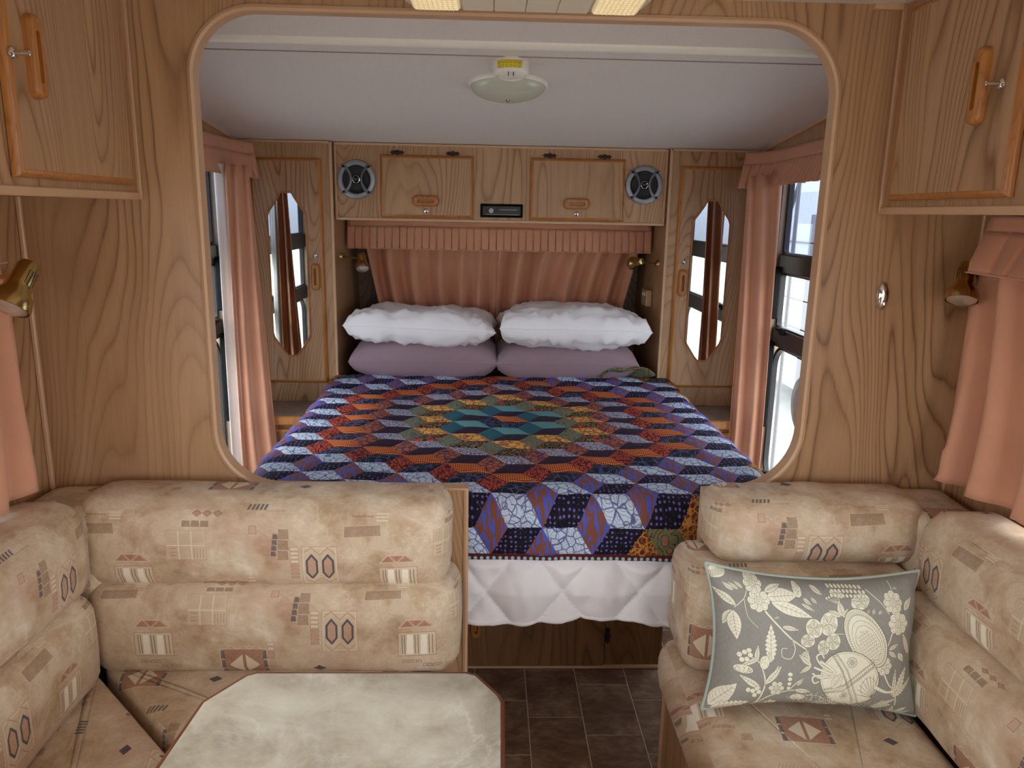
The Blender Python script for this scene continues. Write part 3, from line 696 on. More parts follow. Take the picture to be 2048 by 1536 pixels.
CZ = lambda y: EYE + .282 + .112 * (3.35 - y)
mb = MB()
v = [(XL, 1.83, CZ(1.83)), (XR, 1.83, CZ(1.83)), (XR, 3.95, CZ(3.95)), (XL, 3.95, CZ(3.95))]
mb.add(v + [(a, b_, c_ + .03) for a, b_, c_ in v], [(0, 1, 2, 3), (7, 6, 5, 4), (0, 4, 5, 1), (1, 5, 6, 2), (2, 6, 7, 3), (3, 7, 4, 0)])
cl = struct(mb.build('ceiling', M['ceiling']))
struct(MB().box(XL, XR, -.8, 1.8, ZT, ZT + .03).build('ceiling', M['ceiling']))
# cornices
mb = MB()
for x_ in (XL, XR - .008): mb.add([(x_, 1.83, CZ(1.83) - .012), (x_ + .008, 1.83, CZ(1.83) - .012), (x_ + .008, 3.35, CZ(3.35) - .012), (x_, 3.35, CZ(3.35) - .012), (x_, 1.83, CZ(1.83)), (x_ + .008, 1.83, CZ(1.83)), (x_ + .008, 3.35, CZ(3.35)), (x_, 3.35, CZ(3.35))],
           [(0, 1, 2, 3), (4, 7, 6, 5), (0, 4, 5, 1), (1, 5, 6, 2), (2, 6, 7, 3), (3, 7, 4, 0)])
struct(mb.build('trim_1', M['edge']))
struct(MB().box(.84, .905, 1.786, 1.80, 1.952, 1.965).build('trim_2', M['edge']))
struct(MB().box(XL, XL + .012, 1.788, 1.80, .45, 1.96, .003).build('trim_3', M['edge']))
struct(MB().box(XR - .008, XR, 1.79, 1.80, .45, 1.96, .002).build('trim_4', M['edge']))
# thin joint strip across the ceiling
yj = 2.19
struct(MB().box(XL, XR, yj, yj + .004, CZ(yj) - .0025, CZ(yj) + .0).build('trim_5', plain('joint_strip', rgb(150, 144, 138), .6)))

# ------------------------------------------------------------------ bedroom side windows
def window(n_, x, sgn, w, panes, tint_top=True):
    y0, y1, z0, z1 = w
    r = empty_struct('window_%d' % n_, (x, 0, 0))
    def fr(mb, a0, a1, c0, c1, wd, dep, rad, off=0):
        lo, hi = rrect(a0, a1, c0, c1, rad), rrect(a0 + wd, a1 - wd, c0 + wd, c1 - wd, max(rad - wd * .4, .01))
        xs_ = (off - sgn * .0, off + sgn * dep)
        mb.loops([[(xs_[0], p[0], p[1]) for p in lo], [(xs_[0], p[0], p[1]) for p in hi], [(xs_[1], p[0], p[1]) for p in hi], [(xs_[1], p[0], p[1]) for p in lo], [(xs_[0], p[0], p[1]) for p in lo]])
    # outer bronze frame standing a little into the room + plate filling the square corners
    mb = MB(); fr(mb, y0 - .02, y1 + .02, z0 - .02, z1 + .02, .034, .045, .05, -sgn * .008)
    mb.build('window_frame', M['alu'], r, smooth=True)
    a0, a1 = y0 + .016, y1 - .016
    bars = sorted([z0 + .012] + [p for q_ in panes for p in q_] + [z1 - .012])
    for i in range(0, len(bars) - 1, 2):
        c0, c1 = bars[i], bars[i + 1]
        mb = MB(); rad = .09 if i == 0 else .02
        fr(mb, a0, a1, c0, c1, .012, .02, rad, sgn * .012); mb.build('sash', M['rubber'], r, smooth=True)
        lo = rrect(a0 + .01, a1 - .01, c0 + .01, c1 - .01, rad); top = (i == len(bars) - 2)
        MB().prism(lo, sgn * .020, sgn * .024, 'x').build('pane', M['glass_tint'] if (top and tint_top) else M['glass'], r)
    for zb0, zb1 in panes:
        MB().box(min(sgn * .0, sgn * .03), max(sgn * .0, sgn * .03), a0 - .005, a1 + .005, zb0 - .004, zb1 + .004, .004).build('crossbar', M['rubber'], r)
    # black gas-strut covers on the far jamb
    for c0, c1 in ((panes[1][0] - .33 + .02, panes[1][0] - .005), (panes[1][0] + .0 - .31 - .25, panes[0][0] + .0)) if False else ((panes[0][0] - .37 + .02, panes[0][0] + .012), (panes[1][0] - .19, panes[1][0] + .02)):
        MB().box(min(-sgn * .022, sgn * .006), max(-sgn * .022, sgn * .006), y1 - .045, y1 - .012, c0, c1, .004).build('stay_cover', M['black'], r)
    for zc in (panes[0][1] + .0, z0 + .06):
        mb = MB(); yy_ = y1 - .16 if zc > .6 else y1 - .14
        mb.box(min(-sgn * .02, 0), max(-sgn * .02, 0), yy_, yy_ + .03, zc - .01, zc + .018, .004); mb.lathe([(.008, 0), (.010, .006), (.006, .02)], (-sgn * .015, yy_ + .015, zc + .012), (-sgn, 0, .2), 10)
        mb.build('latch', M['black'], r, smooth=True)
    return r
PB = [(.995, 1.06), (1.29, 1.355)]
window(1, XR, 1, WIN, PB); window(2, XL, -1, WIN, PB)
def near_window(n_, x, sgn):
    y0, y1, z0, z1 = NWIN; r = empty_struct('window_%d' % n_, (x, 0, 0))
    lo, hi = rrect(y0 - .02, y1 + .02, z0 - .02, z1 + .02, .05), rrect(y0 + .016, y1 - .016, z0 + .016, z1 - .016, .05)
    mb = MB(); mb.loops([[(-sgn * .008, *p) for p in lo], [(-sgn * .008, *p) for p in hi], [(sgn * .04, *p) for p in hi], [(sgn * .04, *p) for p in lo], [(-sgn * .008, *p) for p in lo]])
    mb.build('window_frame', M['alu'], r, smooth=True)
    MB().prism(hi, sgn * .02, sgn * .024, 'x').build('pane', M['glass'], r)
near_window(3, XR, 1); near_window(4, XL, -1)

# ------------------------------------------------------------------ doors, handles, locks (facing -y)
def oval_handle(parent, x, z, L=.125, Wd=.036, vert=True, y=0, name='handle'):
    hx, hz = (Wd / 2, L / 2) if vert else (L / 2, Wd / 2); r = min(hx, hz) * .92
    g_ = .35
    outs = [rrect(x - hx + i_, x + hx - i_, z - hz + i_, z + hz - i_, max(r - i_, .001), 5) for i_ in (0, 0, .003, .008)]
    ins = rrect(x - hx * g_, x + hx * g_, z - hz * .62, z + hz * .62, hx * g_ * .95, 5) if vert else rrect(x - hx * .62, x + hx * .62, z - hz * g_, z + hz * g_, hz * g_ * .95, 5)
    pr = (0, -.010, -.016, -.018)
    mb = MB(); rings = [[(p[0], y + d_, p[1]) for p in o_] for o_, d_ in zip(outs, pr)]
    rings += [[(p[0], y - .016, p[1]) for p in ins], [(p[0], y - .003, p[1]) for p in ins]]
    mb.loops(rings, True, True, True); return mb.build(name, M['oak'], parent, smooth=True, sharp=.9)
def lock(parent, x, z, y=0, pin=.012):
    mb = MB(); mb.lathe([(.0095, 0), (.0095, .003), (.006, .0055), (.0042, .006), (.0042, pin), (.0025, pin + .001)], (x, y, z), (0, -1, 0), 14)
    return mb.build('lock', M['chrome'], parent, smooth=True)
DP = [(0, 0), (.0, .005), (.003, .011), (.008, .0145), (.0125, .0158), (.0135, .0150)]
def door(parent, x0, x1, z0, z1, y=0, name='door', panel=None):
    d_ = MB().box(x0 + .013, x1 - .013, y - .0153, y, z0 + .013, z1 - .013).build(name, panel or M['wood'], parent)
    MB().ring(x0, x1, z0, z1, DP, y).build('moulding', M['oak'], d_, smooth=True, sharp=.7); return d_
def hinge(parent, x, z, y=0, vert=False):
    pts = []
    for k in range(40):
        a = 2 * PI * k / 40; rx, rz = .030, .009 * (1 + .28 * math.cos(8 * a)); pts.append((x + (rx if not vert else rz) * math.cos(a), z + (rz if not vert else rx) * math.sin(a)))
    mb = MB().prism(pts, y - .004, y, 'y')
    mb.box(*((x - .018, x + .018, y - .008, y - .002, z - .004, z + .004) if not vert else (x - .004, x + .004, y - .008, y - .002, z - .018, z + .018)), .002)
    return mb.build('hinge', M['antique'], parent)

# near overhead lockers on both side walls; local frame faces -y, then turned
def locker(x_face, wall_x, sgn, label):
    # sgn=+1: on the right wall, facing -x
    r = thing('overhead_locker', label, 'locker', (x_face, 1.8, 1.515), -PI / 2 if sgn > 0 else PI / 2)
    # local x along the wall: right: local x = -(y-1.8)... rotation -90: local +x -> world -y
    k = 1 if sgn > 0 else -1     # local x of a world y: k*(1.8-y)
    X = lambda y: k * (1.8 - y)
    dep = abs(wall_x - x_face)
    xs = sorted((X(1.8), X(.2))); 
    MB().box(xs[0], xs[1], 0.002, dep, .0, ZT - 1.515).build('body', M['wood'], r)
    mb = MB().box(xs[0], xs[1], -.004, .012, -.002, .0145, .002)
    mb.build('edge_strip', M['edge'], r)
    xe = sorted((X(1.797), X(1.788))); MB().box(xe[0], xe[1], -.005, .006, 0, ZT - 1.515, .002).build('edge_strip', M['edge'], r)
    dx = sorted((X(1.741), X(1.338) if sgn > 0 else X(1.325)))
    d_ = door(r, dx[0], dx[1], .028, .43, 0)
    yh = 1.445 if sgn > 0 else 1.392
    oval_handle(d_, X(yh), .226, .135, .034, True, -.0153)
    lock(d_, X(yh - .055), .222, -.0153, .03)
    dx = sorted((X(1.20), X(.75))); d2 = door(r, dx[0], dx[1], .028, .43, 0)
    return r
locker(.91, XR, 1, 'wooden overhead locker with vertical oak handle on the right wall, above the right lounge')
locker(-.791, XL, -1, 'wooden overhead locker with vertical oak handle on the left wall, above the left lounge')

# ------------------------------------------------------------------ bed head wall: cabinet, wardrobes, bedsides
YW = 3.35
WL, WRi = -.668, .765
def wardrobe(side):
    if side < 0: x0, x1, lab = XL, WL, 'tall wooden wardrobe with a long shaped mirror, left of the bed'
    else: x0, x1, lab = WRi, XR, 'tall wooden wardrobe with a long shaped mirror, right of the bed'
    r = thing('wardrobe', lab, 'wardrobe', ((x0 + x1) / 2, YW, .655)); cx_ = (x0 + x1) / 2
    zt = CZ(YW) - .655 - .002
    MB().prism([(0, 0), (.59, 0), (.59, zt - .068), (0, zt)], x0 - cx_ + .001, x1 - cx_ - .001, 'x').build('carcass', M['wood'], r)
    xi = (x1 if side < 0 else x0) - cx_
    MB().box(min(xi, xi - side * -.0) - (.012 if side < 0 else 0), xi + (0 if side < 0 else .012), -.005, .004, 0, zt, .002).build('edge_strip', M['edge'], r)
    MB().box(x0 - cx_ + .002, x1 - cx_ - .002, -.005, .004, zt - .01, zt, .002).build('edge_strip', M['edge'], r)
    if side < 0: dx0, dx1 = -1.012, -.714
    else: dx0, dx1 = .812, 1.118
    dz0, dz1 = .742 - .655, 1.708 - .655
    d_ = door(r, dx0 - cx_, dx1 - cx_, dz0, dz1)
    mx_ = (-.863 if side < 0 else .958) - cx_; mz = 1.22 - .655
    pts = [(.022, .347), (.034, .325), (.052, .298), (.074, .268), (.080, .25), (.080, -.255), (.074, -.275), (.034, -.335), (.018, -.352)]
    poly = [(mx_ + a, mz + b_) for a, b_ in pts] + [(mx_ - a, mz + b_) for a, b_ in pts[::-1]]
    cen = (mx_, mz)
    def sc(k_): return [(cen[0] + (p[0] - cen[0]) * (1 - k_ / .08), cen[1] + (p[1] - cen[1]) * (1 - k_ / .3)) for p in poly]
    mb = MB(); mb.loops([[(p[0], y_, p[1]) for p in sc(i_)] for i_, y_ in ((-.004, -.0153), (-.003, -.020), (.002, -.021), (.004, -.016))])
    mb.build('mirror_frame', M['oak'], d_, smooth=True)
    MB().prism(sc(.002), -.0190, -.015, 'y').build('mirror', M['mirror'], d_)
    hx = (-.750 if side < 0 else .848) - cx_
    oval_handle(d_, hx, 1.214 - .655, .115, .034, True, -.0153); lock(d_, hx + .002, 1.305 - .655, -.0153)
    if side > 0:
        for z_ in (.80, 1.56): hinge(r, dx1 - cx_ + .010, z_ - .655, 0, True)
    # bedside cabinet in front of the wardrobe foot
    b0, b1 = (XL, -.725) if side < 0 else (.872, XR)
    lab = 'wooden bedside cabinet with laminate top, %s of the bed' % ('left' if side < 0 else 'right')
    b_ = thing('bedside_cabinet', lab, 'cabinet', ((b0 + b1) / 2, YW, 0)); bc = (b0 + b1) / 2
    MB().box(b0 - bc + .002, b1 - bc, -.25, -.001, 0, .615).build('carcass', M['wood_dark'], b_)
    MB().box(b0 - bc + .002, b1 - bc, -.255, .0, .640, .654, .001).build('top', M['bedtop'], b_)
    MB().box(b0 - bc + .002, b1 - bc, -.272, -.255, .618, .655, .005).build('oak_edge', M['oak'], b_)
    MB().box(b0 - bc + .002, b1 - bc, -.25, -.01, .615, .640).build('rail', M['dark'], b_)  # dark filler strip, shade of the gap below the top put into its colour
    dx = (b0 + .02 - bc, b1 - .02 - bc)
    d2 = door(b_, dx[0], dx[1], .34, .60, -.25, 'drawer', M['wood_dark'])
    hx = (-.885 if side < 0 else 1.0) - bc
    oval_handle(d2, hx, .53, .09, .03, False, -.2653); lock(d2, hx - .02, .575, -.2653)
wardrobe(-1); wardrobe(1)

# overhead cabinet across the bed head
r = thing('bed_head_cabinet', 'long wooden cabinet above the bed head with two lift-up doors', 'cabinet', (.048, 3.37, 1.457))
cx_ = .048; zt = CZ(3.37) - 1.457
MB().prism([(0, .002), (.30, .002), (.30, zt - .038), (0, zt - .002)], WL - cx_ + .002, WRi - cx_ - .002, 'x').build('carcass', M['wood'], r)
a0, a1 = WL - cx_ + .006, WRi - cx_ - .006
MB().box(a0, a1, -.006, .02, 0, .011, .002).build('edge_strip', M['edge'], r)
MB().box(a0, a1, -.006, .004, zt - .012, zt - .002, .002).build('edge_strip', M['edge'], r)
for x_ in (a0, a1 - .008): MB().box(x_, x_ + .008, -.006, .004, .011, zt - .012, .002).build('edge_strip', M['edge'], r)
for (dx0, dx1, hx) in ((-.469, -.072, -.276), (.170, .578, .372)):
    d_ = door(r, dx0 - cx_, dx1 - cx_, 1.472 - 1.457, 1.731 - 1.457)
    oval_handle(d_, hx - cx_, 1.543 - 1.457, .115, .046, False, -.0153); lock(d_, hx + .002 - cx_, 1.502 - 1.457, -.0153)
    for o_ in (-.12, .115): hinge(r, hx + o_ - cx_, 1.741 - 1.457)

def speaker(x, z, lab):
    r = thing('car_speaker', lab, 'speaker', (x, 3.37, z), 0)
    n_ = 40
    def disc(prof, name, mat, par=r): return MB().lathe([(a, b_) for a, b_ in prof], (0, 0, 0), (0, -1, 0), n_, True).build(name, mat, par, smooth=True)
    disc([(.082, 0), (.082, .004), (.079, .010), (.071, .014), (.062, .013), (.058, .006), (.057, .001)], 'rim', M['silver'])
    disc([(.057, .002), (.045, .0045), (.030, .001), (.018, .002)], 'cone', M['black'])
    disc([(.057, .0045), (.053, .009), (.047, .0075), (.045, .004)], 'surround', plain('foam_surround', rgb(26, 27, 30), .6))
    g_ = MB()
    for sx_ in (-1, 1):
        # curved bracket from an upper screw to the lower one
        L = []; R_ = []
        for k in range(13):
            t_ = k / 12 * 2 - 1; zz = t_ * .060; xx = .020 + .030 * t_ * t_; w_ = .005 + .012 * t_ * t_
            L.append((sx_ * (xx - w_ * .4), zz)); R_.append((sx_ * (xx + w_), zz))
        g_.loops([[(p[0], -.014, p[1]) for p in L], [(p[0], -.016, p[1]) for p in R_]], closed=False)
        g_.loops([[(p[0], -.014, p[1]) for p in L], [(p[0], -.004, p[1]) for p in L]], closed=False); g_.loops([[(p[0], -.016, p[1]) for p in R_], [(p[0], -.004, p[1]) for p in R_]], closed=False)
    g_.build('bracket', plain('grey_bracket', rgb(100, 102, 106), .35, .4), r)
    for sx_ in (-1, 1):
        for sz in (-1, 1): MB().lathe([(.005, 0), (.005, .003)], (sx_ * .053, -.0135, sz * .052), (0, -1, 0), 10).build('screw', M['black'], r)
    tw = MB().lathe([(.018, .0), (.018, .012), (.015, .015), (.004, .014)], (0, 0, 0), (0, -1, 0), 24).build('tweeter', M['black'], r, smooth=True)
    mb = MB().lathe([(.0145, .0155), (.0158, .0165), (.0145, .0168)], (0, 0, 0), (0, -1, 0), 24, False)
    for o_ in (-1, 1): mb.tube([(-.013, -.0165, o_ * .005), (-.004, -.0168, o_ * .002), (.004, -.0168, o_ * .002), (.013, -.0165, o_ * .006)], .0011, 6)
    mb.build('emblem', M['chrome'], tw, smooth=True)
speaker(-.570, 1.627, 'round silver and black speaker at the left end of the bed head cabinet')
speaker(.662, 1.628, 'round silver and black speaker at the right end of the bed head cabinet')

r = thing('car_stereo', 'black car stereo set into the middle of the bed head cabinet', 'stereo', (.05, 3.37, 1.508))
MB().ring(-.092, .092, -.029, .029, [(0, 0), (.002, .006), (.006, .008), (.008, .002)], 0, -1, .004).build('surround', M['black'], r)
MB().box(-.084, .084, -.006, 0, -.021, .021, .002).build('faceplate', plain('gloss_black', rgb(7, 7, 8), .4), r)
mb = MB().lathe([(.012, 0), (.012, .008), (.010, .011), (.004, .011)], (-.045, -.006, 0), (0, -1, 0), 20); mb.build('volume_knob', M['silver'], r, smooth=True)
for (x_, z_) in ((-.072, .010), (-.072, -.002), (-.072, -.014), (-.060, .013), (-.03, .012), (-.022, .002), (-.03, -.012)):
    MB().box(x_ - .005, x_ + .005, -.009, -.005, z_ - .003, z_ + .003, .001).build('button', plain('grey_button', rgb(62, 64, 68), .4), r)
MB().box(-.008, .068, -.0075, -.005, .004, .006).build('slot', M['silver'], r)
MB().box(-.008, .060, -.0075, -.005, -.003, -.0005).build('display', plain('display_grey', rgb(44, 48, 54), .2), r)
MB().box(-.070, .074, -.0078, -.005, -.017, -.0155).build('trim_line', M['silver'], r)

# ------------------------------------------------------------------ cloth
def grid(nu, nv, fn):
    v = [fn(i / nu, j / nv) for j in range(nv + 1) for i in range(nu + 1)]
    f = [(j * (nu + 1) + i, j * (nu + 1) + i + 1, (j + 1) * (nu + 1) + i + 1, (j + 1) * (nu + 1) + i) for j in range(nv) for i in range(nu)]
    return v, f
def thick(o, t=.002):
    md = o.modifiers.new('thickness', 'SOLIDIFY'); md.thickness = t; md.offset = 0; return o
def curtain(name, tl_, tr_, bl_, br_, nrm, folds=6, depth=.02, label='', mat='curtain', seed=0, sag=0, mid=None, parent=None, hem=0, flare=1.0, group=None, sharpf=0.0):
    """hanging gathered cloth between four corner points; folds displace along nrm"""
    tl_, tr_, bl_, br_ = map(Vector, (tl_, tr_, bl_, br_)); nrm = Vector(nrm); rs = random.Random(seed)
    phs = [rs.uniform(-.4, .4) for _ in range(8)]
    amps = [rs.uniform(.55, 1.2) for _ in range(int(folds) + 3)]
    nu, nv = int(folds * 14), 26
    def fn(u, v_):
        e_ = v_ ** .9
        L = tl_.lerp(bl_, e_); R_ = tr_.lerp(br_, e_)
        if mid:
            b_ = math.sin(PI * v_); L = L + Vector(mid[0]) * b_; R_ = R_ + Vector(mid[1]) * b_
        p = L.lerp(R_, u); w_ = u * folds + .25 * math.sin(3 * v_ + phs[0]) + .15 * math.sin(u * 7 + phs[1])
        k = int(max(0, min(len(amps) - 1, math.floor(w_ + .75)))); a = amps[k]
        sh_ = math.sin(2 * PI * w_); sh_ = math.copysign(abs(sh_) ** .75, sh_)
        d_ = depth * (.45 + .55 * v_ * flare) * a * sh_ + depth * .35 * math.sin(5 * PI * w_ * .37 + phs[2] + v_ * 2)
        q_ = p + nrm * d_
        q_.z += sag * math.sin(PI * u) * v_ + .003 * math.sin(2 * PI * w_) * v_
        return q_
    v_, f_ = grid(nu, nv, fn)
    o = mesh(name, v_, f_, M[mat], parent, True); thick(o)
    return o
def valance(name, pts_top, drop, nrm_out, pleat, label, flare=.03, band=.3, depthp=.008, gather=True, group=None, zslope=0):
    """flat band with a pleated frill; pts_top polyline in plan (x,y,z)"""
    P = [Vector(p) for p in pts_top]; L = [0]
    for i in range(1, len(P)): L.append(L[-1] + (P[i] - P[i - 1]).length)
    tot = L[-1]
    def at(s_):
        s_ = max(0, min(tot, s_))
        for i in range(1, len(P)):
            if s_ <= L[i] + 1e-9:
                t_ = (s_ - L[i - 1]) / (L[i] - L[i - 1]); p = P[i - 1].lerp(P[i], t_); d_ = (P[i] - P[i - 1]).normalized(); return p, d_
    r = thing(name, label, 'valance', P[0], 0, group)
    def place(s_, zz, off):
        p, d_ = at(s_); n_ = Vector((-d_.y, d_.x, 0)).normalized()
        if n_.dot(Vector(nrm_out)) < 0: n_ = -n_
        # blend corners
        return p + n_ * off + Vector((0, 0, -zz)) - P[0]
    nu = max(12, int(tot / .02))
    def fb(u, v_): return place(u * tot, v_ * drop * band, .010 + .003 * math.sin(u * 21) * v_ + flare * .2 * v_)
    v_, f_ = grid(nu, 4, fb); o = mesh('band', v_, f_, M['curtain'], r, True); thick(o, .003)
    if gather:
        npl = int(round(tot / pleat)); vs, fs = [], []
        nv = 8
        cols = []
        for k in range(npl):
            jit = random.uniform(-.12, .12)
            cols += [(k + 0.0, 0.0), (k + .10, 1.0), (k + .45, 1.05), (k + .86 + jit * .5, .80), (k + .97 + jit * .5, .05)]
        cols.append((npl, 0.0))
        for j in range(nv + 1):
            t_ = j / nv
            for (cpos, h) in cols:
                u = cpos / npl; off = .013 + flare * (.2 + .8 * t_) + depthp * h * (.35 + .65 * t_)
                wob = .0025 * math.sin(cpos * 2.3) * t_
                vs.append(place(u * tot, drop * band + t_ * drop * (1 - band) + wob, off + wob))
        nc = len(cols); fs = [(j * nc + i, j * nc + i + 1, (j + 1) * nc + i + 1, (j + 1) * nc + i) for j in range(nv) for i in range(nc - 1)]
        o = mesh('pleated_frill', vs, fs, M['curtain'], r, True, sharp=.7); thick(o)
    else:
        def ff(u, v_): return place(u * tot, drop * band + v_ * drop * (1 - band), .013 + flare * (.2 + .8 * v_) + .004 * math.sin(u * 9) * v_)
        v_, f_ = grid(nu, 6, ff); o = mesh('frill', v_, f_, M['curtain'], r, True); thick(o)
    # seam and hem cords
    for (t_, of, rr, nm) in ((drop * band, .0145 + flare * .2, .0012, 'seam'), (drop * .993, .014 + flare, .0018, 'hem')):
        mb = MB().tube([place(k / 60 * tot, t_, of + (depthp if nm == 'hem' and gather else 0)) for k in range(61)], rr, 6); mb.build(nm, M['curtain'], r, smooth=True)
    return r

# bed-head curtains and valance in the alcove
YV = 3.60
valance('bed_head_valance', [(-.655, YV, 1.456), (.752, YV, 1.456)], .128, (0, -1, 0),   .034, 'salmon pleated valance under the bed head cabinet', .012, .20, .010)
o = curtain('curtain', (-.60, 3.68, 1.42), (.055, 3.68, 1.42), (-.50, 3.80, .85), (.02, 3.80, .85), (0, -1, 0), 6, .038, seed=2)
tag(o, 'salmon gathered curtain behind the left-hand pillows', 'curtain', 'bed head curtains')
o = curtain('curtain', (.045, 3.675, 1.42), (.735, 3.68, 1.42), (.03, 3.80, .85), (.62, 3.80, .85), (0, -1, 0), 6, .038, seed=5)
tag(o, 'salmon gathered curtain behind the right-hand pillows', 'curtain', 'bed head curtains')
o = MB().tube([(-.66, 3.66, 1.44), (.76, 3.66, 1.44)], .006).build('curtain_rail', M['white'], None, smooth=True); tag(o, 'white rail holding the curtains behind the bed head valance', 'curtain rail')

# bedroom side curtains
o = curtain('curtain', (-.998, 2.99, 1.66), (-.930, 3.06, 1.66), (-1.0, 2.99, .24), (-.858, 3.05, .24), (.35, -.93, 0), 2.6, .012, seed=11)
tag(o, 'salmon curtain hanging at the left window beside the bed', 'curtain', 'bedroom side curtains')
o = curtain('curtain', (1.118, 2.98, 1.66), (1.010, 3.06, 1.66), (1.138, 2.98, .22), (1.022, 3.05, .22), (-.35, -.93, 0), 2.6, .013, seed=14)
tag(o, 'salmon curtain hanging at the right window beside the bed', 'curtain', 'bedroom side curtains')
o = curtain('curtain_lining', (-1.035, 2.98, 1.66), (-.992, 3.01, 1.66), (-1.035, 2.98, .30), (-.992, 3.01, .30), (.35, -.93, 0), 1, .006, mat='lining', seed=3)
tag(o, 'strip of white lining behind the left bedroom curtain', 'curtain lining')
valance('window_valance', [(-1.06, 2.10, 1.77), (-1.06, 3.20, 1.77), (-1.02, 3.30, 1.765), (-.99, 3.325, 1.765)], .145, (1, 0, 0), .035, 'flat salmon valance over the left bedroom window', .035, .32, .0, False)
valance('window_valance', [(1.155, 2.10, 1.775), (1.155, 3.16, 1.765), (1.12, 3.27, 1.765), (1.08, 3.31, 1.765)], .145, (-1, 0, 0), .036, 'pleated salmon valance over the right bedroom window', .04, .34, .010)

# near curtains beside the lounges
o = curtain('curtain', (1.115, 1.20, 1.42), (1.115, 1.70, 1.42), (1.10, 1.10, .915), (1.085, 1.680, .905), (-1, 0, 0), 4.2, .030, seed=21)
tag(o, 'salmon curtain beside the right lounge, below the brass spotlight', 'curtain', 'lounge side curtains')
valance('window_valance', [(1.145, 1.0, 1.512), (1.145, 1.60, 1.512), (1.125, 1.70, 1.515)], .125, (-1, 0, 0), .062, 'pleated salmon valance under the right overhead locker', .045, .28, .010)
o = curtain('curtain', (-1.035, 1.63, 1.42), (-1.035, 1.15, 1.42), (-.995, 1.60, .885), (-1.02, 1.10, .86), (1, 0, 0), 4.2, .026, seed=25)
tag(o, 'salmon curtain beside the left lounge, at the left edge', 'curtain', 'lounge side curtains')
valance('window_valance', [(-1.062, 1.0, 1.512), (-1.062, 1.56, 1.512), (-1.055, 1.62, 1.515)], .135, (1, 0, 0), .062, 'salmon valance under the left overhead locker', .04, .28, .008)

# ------------------------------------------------------------------ bed
BX, BZ = .075, .745
BY0, BR, BHW = 1.945, .27, .715
def drape(s_, t_, h=0, top=BZ, rr=.045):
    """lay the plan point (s,t) over the bed; h lifts along the surface normal"""
    qx = abs(s_ - BX) - (BHW - BR); qy = (BY0 + BR) - t_; sg = 1 if s_ >= BX else -1
    if qx > 0 and qy > 0: L = math.hypot(qx, qy); d_ = L - BR; nx, ny = sg * qx / L, -qy / L
    elif qy > qx: d_ = qy - BR; nx, ny = 0, -1
    else: d_ = qx - BR; nx, ny = sg, 0
    if d_ <= 0:
        return Vector((s_, t_, top + h - .02 * max(0, 1 + d_ / .15) ** 2 * 0))
    base = Vector((s_ - nx * d_, t_ - ny * d_, top)); a = min(d_ / rr, PI / 2); ex = max(0, d_ - rr * PI / 2)
    return base + Vector((nx, ny, 0)) * ((rr + h) * math.sin(a)) + Vector((0, 0, -rr + (rr + h) * math.cos(a) - ex))
def fn2(x, y, s_=1.0): return mn.noise(Vector((x * s_, y * s_, 1.7)))

r = thing('bed', 'island bed base of dark oak laminate with mattress, in the middle of the bedroom', 'bed', (BX, 2.3, 0))
MB().box(-.045 - BX - .43, .405 - BX - .002, 0, 1.55, .002, .40).build('base_panel', M['wood_dark'], r)
MB().box(.405 - BX, .598 - BX, 0.0, 1.55, .002, .40).build('side_box', M['wood_dark'], r)
dd = MB().box(-.30, .405 - BX - .004, -.012, -.001, .012, .36, .002).build('hatch_door', M['wood_dark'], r)
MB().box(-.30, .600 - BX, -.014, -.001, .002, .011, .001).build('edge_strip', M['edge'], r)
hinge(r, .405 - BX + .008, .12, 0, True)
oval_handle(dd, -.105, .17, .10, .034, True, -.012)
MB().box(-.68, .68, -.30, 1.6, .40, .45, .01).build('platform', M['wood_dark'], r)
mb = MB(); poly = rrect(-.69, .69, -.33, 1.60, .22, 8)
rings = [[(p[0] * k, (p[1] - .6) * k + .6, z_) for p in poly] for k, z_ in ((.985, .45), (1, .47), (1, .70), (.985, .722))]
mb.loops(rings, True, True, True).build('mattress', M['cotton'], r, smooth=True, sharp=.9)

# mauve sheet, only its corner hangs below the duvet
def fn(u, v_):
    s_ = BX - .70 + u * 1.40; dep = .37 - .06 * (1 / (1 + math.exp(-(u - .52) * 40))); t_ = BY0 - dep + v_ * (3.9 - BY0 + dep)
    return drape(s_, t_, -.004 + .003 * math.sin(u * 40) * (1 - v_), BZ - .014, .03)
v_, f_ = grid(60, 60, fn); o = mesh('bed_sheet', v_, f_, M['mauve'], None, True); thick(o); tag(o, 'mauve sheet showing below the white duvet at the bed foot', 'sheet')

# white duvet
DE = .335
def puff(x, y):
    a, b_ = (x * 1.0 + y * .75) / .21, (x * 1.0 - y * .75) / .21
    fa, fb_ = abs(a - round(a)) * 2, abs(b_ - round(b_)) * 2
    return min(fa, fb_, 1) ** .5
def fn(u, v_):
    s_ = BX - 1.06 + u * 2.12; t0 = BY0 - DE - .02 * (1 - u) - .014 * math.sin(u * 11 + .6) + .016 * math.sin(u * 23) - .012 * fn2(u, 0, 30); t_ = t0 + v_ * (3.335 - t0)
    out = max(0, BY0 - t_)
    h = .004 + (.034 * puff(s_, t_) + .012 * fn2(s_, t_ * .5, 12) + .007 * fn2(s_, t_ * .6, 34)) * min(1, out / .14)
    h = min(h, .008 + .05 * min(1, max(0, out - .175) / .06)) if out < .24 else h
    return drape(s_, t_, h, BZ - .008, .045)
nu, nv = 260, 190
def warp(v_): return v_ ** 1.7
v_, f_ = grid(nu, nv, lambda u, w_: fn(u, warp(w_)))
r = thing('duvet', 'white quilted duvet hanging below the patchwork quilt at the bed foot', 'duvet', (BX, BY0, BZ))
o = mesh('cover', [Vector(p) - Vector((BX, BY0, BZ)) for p in v_], f_, M['cotton'], r, True); thick(o, .006)
